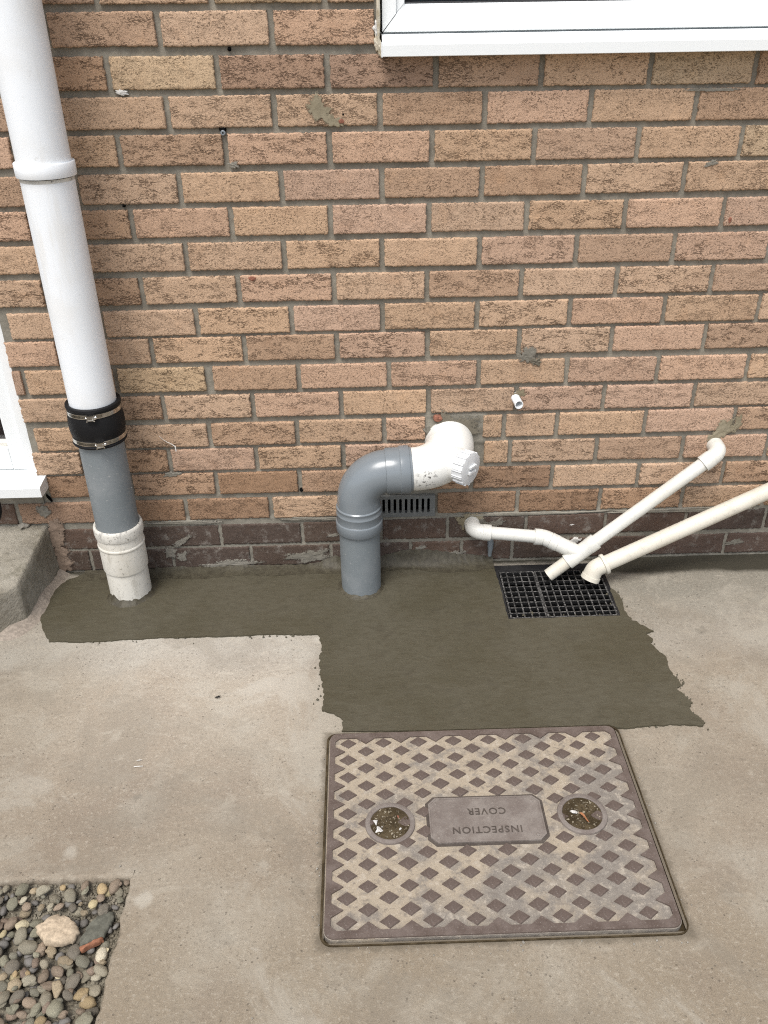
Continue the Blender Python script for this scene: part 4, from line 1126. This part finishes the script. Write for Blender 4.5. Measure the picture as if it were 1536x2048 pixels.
# frame bottom rail, mitred left end, and stile
prism_x('bottom_rail', [(.060, 1.3125), (.014, 1.3125), (.0115, 1.3140), (.0115, 1.3440), (.0150, 1.3460), (.060, 1.3460)], WIN_X+.006, WX1, m_upvc, wi, miter=.85)
prism_x('glazing_bead', [(.058, 1.3462), (.0185, 1.3462), (.0240, 1.3600), (.0300, 1.3625), (.058, 1.3625)], WIN_X+.034, WX1, m_upvc, wi, miter=.9)
prism_x('gasket', [(.058, 1.3626), (.0290, 1.3626), (.0290, 1.3655), (.058, 1.3655)], WIN_X+.048, WX1, m_gask, wi)
prism_x('gap_seal', [(.055, 1.3085), (.0165, 1.3085), (.0165, 1.3124), (.055, 1.3124)], WIN_X+.006, WX1, m_greym, wi)
def stile(x0, w, y, zlo, name, mat, mit):
    V = [(x0, y, zlo), (x0+w, y, zlo+w*mit), (x0+w, y, 2.32), (x0, y, 2.32), (x0, .06, zlo), (x0+w, .06, zlo+w*mit), (x0+w, .06, 2.32), (x0, .06, 2.32)]
    return link(name, mesh(name, V, [(0, 1, 2, 3), (1, 5, 6, 2), (0, 3, 7, 4), (0, 4, 5, 1), (4, 7, 6, 5), (3, 2, 6, 7)]), wi, mat)
stile(WIN_X+.0045, .0280, .0112, 1.3135, 'stile', m_upvc, 1.15)
stile(WIN_X+.0335, .0150, .0200, 1.3470, 'side_bead', m_upvc, 1.1)
stile(WIN_X+.0487, .0030, .0290, 1.3632, 'side_gasket', m_gask, 1.0)
box('glass', WIN_X+.05, WX1, .034, .038, 1.362, 2.32, m_glass, wi)
box('frame_core', WIN_X+.007, WIN_X+.05, .0215, .058, 1.3126, 2.30, m_upvc, wi); box('frame_core', WIN_X+.0502, WX1, .0225, .058, 1.3126, 1.3460, m_upvc, wi)
box('top_rail', WIN_X+.005, WX1, .012, .06, 2.30, 2.348, m_upvc, wi)
blob('sealant', WIN_X-.004, 1.36, .0042, .09, .004, 31, m_seal, wi, y0=-.002, rag=.2)
room = box('room', WIN_X-.3, WX1+.3, .3, 1.6, .9, 2.5, m_room, wi)
for v in [v for v in room.data.polygons if abs(v.normal.y+1) < .01]: pass
cu_ = empty('curtain', 'teal curtain behind the window glass at the top of the photo', 'curtain', (.62, .12, 1.4))
V = []; F = []
for i in range(61):
    x = .505+.34*i/60; y = .13+.018*math.sin(i*1.1)+.006*math.sin(i*2.7)
    V += [(x, y, 1.2), (x, y, 2.3)]
for i in range(60): F.append((i*2, i*2+2, i*2+3, i*2+1))
link('cloth', mesh('cloth', V, F, True), cu_, m_teal)

# ------------------------------------------------------------------ door on the left
dr_ = empty('glazed_door', 'white plastic glazed door with sill at the left edge', 'door', (-.8, 0, .3))
box('jamb', -.492, DOOR_X+.0015, .022, .085, .3115, 2.2, m_upvc, dr_, .002)
box('jamb', -1.345, -1.312, .022, .085, .3115, 2.2, m_upvc, dr_, .002)
box('stile', -.5330, -.4935, .031, .085, .3160, 2.2, m_upvc, dr_, .003)
box('bottom_rail', -1.311, -.5335, .0315, .085, .3160, .3800, m_upvc, dr_, .003)
box('rail_bead', -1.311, -.5340, .040, .085, .3805, .3925, m_cream, dr_, .002)
box('glass', -1.311, -.5336, .060, .064, .3930, 2.2, m_glass, dr_)
box('threshold', -1.340, DOOR_X-.001, .024, .085, .3035, .3113, m_gask, dr_)
prism_x('sill', [(.085, .2950), (.004, .2935), (-.0005, .2760), (-.052, .2760), (-.0550, .2780), (-.0555, .3040), (-.0530, .3065), (.020, .3140), (.085, .3145)], -1.345, -.4400, m_upvc, dr_, .0008)
box('timber_bar', -.66, -.555, .14, .20, .30, .62, m_wood, dr_)
box('room_floor', -1.4, -.45, .10, 1.5, .28, .30, m_room, dr_)
box('room_back', -1.6, -.30, 1.5, 1.52, .2, 2.4, m_room, dr_)
blob('reveal_crack', -.447, .243, .0025, .012, .0004, 17, m_void, wall, y0=-.0012, rag=.5, n=30, rot=.5)
blob('mortar_smear', -.468, .205, .026, .020, .004, 23, m_smear, wall, rot=-.6)
# right reveal edge of the doorway (brick returns are inside the bricks); ragged render down to the step
m_pink = mortar_mat('pink_mortar', (.225, .165, .122), (.285, .215, .165), fade=True)
for zz in (.03, .07, .115, .15): blob('mortar_smear', -.450+.003*math.sin(zz*90), zz, .028, .034, .003, 27+zz*50, m_pink, wall, rag=.45, n=64, rings=7)

# ------------------------------------------------------------------ concrete step
sx, zb_ = -.4700, .0
def step_mesh():
    bm = bmesh.new()
    pts = [(-1.25, -.275), (-.560, -.272), (-.520, -.262), (-.4880, -.222), (-.4790, -.120), (-.4700, -.001)]
    top = [.128, .1265, .1255, .121, .142, .160]
    V = []; F = []
    # dense outline
    out = []
    for i in range(len(pts)-1):
        L = math.hypot(pts[i+1][0]-pts[i][0], pts[i+1][1]-pts[i][1]); k = max(2, int(L/.012))
        for q in range(k):
            t = q/k; out.append((pts[i][0]+(pts[i+1][0]-pts[i][0])*t, pts[i][1]+(pts[i+1][1]-pts[i][1])*t, top[i]+(top[i+1]-top[i])*t))
    out.append((pts[-1][0], pts[-1][1], top[-1])); n = len(out)
    cx, cy = -.75, -.05
    rows_ = []
    for (kk, zf) in ((0, -.01), (0, .02), (0, .35), (0, .7), (0, .9)):
        rows_.append([(x + .004*fbm(x*30, y*30, zf*3, 3) + (.012 if zf == .35 else .0)*fbm(x*12, y*12, 5, 2), y + .006*fbm(x*25, y*25, zf*4+9, 3) - (.004 if zf < .1 else 0), zt_*zf) for x, y, zt_ in out])
    rows_.append([(x-.003 if x > -.5 else x, y+.003, zt_*.985+.002*fbm(x*40, y*40, 0, 3)) for x, y, zt_ in out])
    for s in (.90, .75, .55, .35, .1):
        rows_.append([(cx+(x-cx)*s, (y if y > -.004 else min(-.001, cy*.02+(y)*s)), (zt_-.0) + (.159-zt_)*(1-s)*.9 + .0035*fbm(x*s*20, y*s*20, s*3, 4)) for x, y, zt_ in out])
    V = [p for r in rows_ for p in r]
    for k in range(len(rows_)-1):
        for i in range(n-1): F.append((k*n+i, k*n+i+1, (k+1)*n+i+1, (k+1)*n+i))
    bm.free()
    return mesh('step_slab', V, F, True)
stp = empty('concrete_step', 'worn mossy concrete step below the white door', 'step', (-.7, -.12, 0))
# solid step: top grid clipped to the outline by a height field
def step_solid():
    xs_ = [-1.25 + (.7800)*i/120 for i in range(121)]; rows = []
    V = []; F = []; ny = 44
    def xr(y):   # right edge of the step at depth y
        return -.4690 + (-.4865+.4690)*min(1, -y/.222) - max(0, (-y-.222))*1.05
    def ztop(x, y): return .160 - .042*min(1, -y/.225)**1.1 + .0050*fbm(x*22, y*22, 0, 4) + .002*fbm(x*90, y*90, 3, 3)
    ymin = -.272
    def yfront(x): return -.268 + .006*fbm(x*14, 0, 2, 3)
    nxq = 110
    for j in range(ny+1):
        y = ymin*j/ny
        for i in range(nxq+1):
            t = i/nxq; x = -1.25 + (xr(y)+1.25)*(t**.55)
            V.append((x + (.003*fbm(y*40, 1, 0, 3) if i == nxq else 0), y + (.004*fbm(x*40, 0, 0, 3) if j == ny else 0), ztop(x, y) - (.004 if i == nxq or j == ny else 0)))
    N = nxq+1
    for j in range(ny):
        for i in range(nxq): F.append((j*N+i, (j+1)*N+i, (j+1)*N+i+1, j*N+i+1))
    # right side and front walls
    ring = [j*N+nxq for j in range(ny+1)] + [ny*N+i for i in range(nxq-1, -1, -1)]
    prev = ring
    for (zf, push) in ((.86, .0015), (.6, .001), (.3, .003), (.06, .006), (-.05, .008)):
        cur = []
        for r in ring:
            x, y, z = V[r]
            side = 1 if r % N == nxq else 0
            e = .010*fbm(x*16+zf*3, y*16, zf*4, 4)
            V.append((x + (push if side else 0) + (e*.6 if side else 0), y - (push if not side else 0) + (e if not side else 0), z*zf)); cur.append(len(V)-1)
        for i in range(len(ring)-1): F.append((prev[i], prev[i+1], cur[i+1], cur[i]))
        prev = cur
    return mesh('step_slab', V, F, True)
link('step_slab', step_solid(), stp, m_step)
# mortar bed between step and slab
V = []; F = []
pathp = [(-.462, -.002), (-.470, -.10), (-.476, -.19), (-.482, -.226), (-.515, -.262), (-.56, -.276), (-.8, -.282)]
n = 0
for i in range(len(pathp)-1):
    a, b = pathp[i], pathp[i+1]; L = math.hypot(b[0]-a[0], b[1]-a[1]); k = max(2, int(L/.008))
    nx_, ny_ = -(b[1]-a[1])/L, (b[0]-a[0])/L
    for q in range(k):
        t = q/k; x = a[0]+(b[0]-a[0])*t; y = a[1]+(b[1]-a[1])*t
        w = .020+.020*fbm(x*15, y*15, 1, 3); h = .020+.022*fbm(x*20, y*20, 6, 3)
        for (o_, z) in ((-.012, h), (.25*w, h*.7), (.6*w, h*.3+.003*fbm(x*60, y*60, 1, 3)), (w, .003), (w+.006, -.001)):
            V.append((x+nx_*o_, y+ny_*o_, z)); 
        n += 1
for i in range(n-1):
    for q in range(4): F.append((i*5+q, (i+1)*5+q, (i+1)*5+q+1, i*5+q+1))
link('mortar_haunch', mesh('mortar_haunch', V, F, True), stp, flat('pink_haunch', (.29, .245, .20)))

# ------------------------------------------------------------------ bits lying on the slab
bug = empty('dead_insect', 'tiny black dead insect lying on the open concrete left of the wet mortar', 'insect', (.047, -.522, .003))
tube('insect_body', [(Vector((.0395+.0022*i, -.5235+.0009*i+.0006*math.sin(i*2), .0046)), (1, .4, 0), r) for i, r in enumerate((.0004, .0013, .0018, .0015, .0019, .0014, .0004))], m_rubber, bug, 10)
for i in range(6):
    a = .7+i*.95; b0 = Vector((.0455+.0012*(i % 3), -.5215, .0046)); d = Vector((math.cos(a), math.sin(a), -.35)).normalized()
    tube('insect_leg', [(b0, d, .00035), (b0+d*.0058, d, .0003)], m_rubber, bug, 5)
for i, (x, y, L, lb) in enumerate(((-.092, -.722, .0190, 'longer of two white straw bits on the concrete'), (-.094, -.705, .0105, 'shorter of two white straw bits on the concrete'))):
    st_ = empty('straw_bit', lb, 'straw', (x, y, .003), 'straw bits on the slab')
    d = Vector((1, .06+.1*i, 0)).normalized(); tube('stalk', [(Vector((x, y, .0036))-d*L/2, d, .0007), (Vector((x, y, .0039)), d, .0009), (Vector((x, y, .0036))+d*L/2, d, .0006)], m_thread, st_, 6, True, True)
rs = random.Random(11); V = []; F = []; me_ = rock_mesh('crumb', 7, 1, .5, True)
for _ in range(130):
    if rs.random() < .5:
        side = rs.choice((0, 1, 2)); t = rs.random(); g = abs(rs.gauss(0, .012))+.002
        x, y = ((CX1+g, CY0+(CY1-CY0)*t), (CX0+(CX1-CX0)*t, CY0-g), (CX0-g, CY0+(CY1-CY0)*t))[side]
    else: x, y = rs.uniform(-.5, 1.4), rs.uniform(-1.4, -.33)
    if BX0 < x < BX1+.01 and y < BY1+.01: continue
    if x > .26 and y > -.66 and x < 1.15: continue
    if CX0 < x < CX1 and CY0 < y < CY1: continue
    a = rs.uniform(.0007, .0022); f0 = len(V)
    for v in me_.vertices: V.append((x+v.co.x*a, y+v.co.y*a, gz(x, y)+.0008+a*.4+v.co.z*a*.7))
    for p in me_.polygons: F.append(tuple(f0+i for i in p.vertices))
gr_ = tag(link('grit_on_slab', mesh('grit_on_slab', V, F), None, m_crumb), 'loose grit scattered over the concrete round the iron cover', kind='stuff')
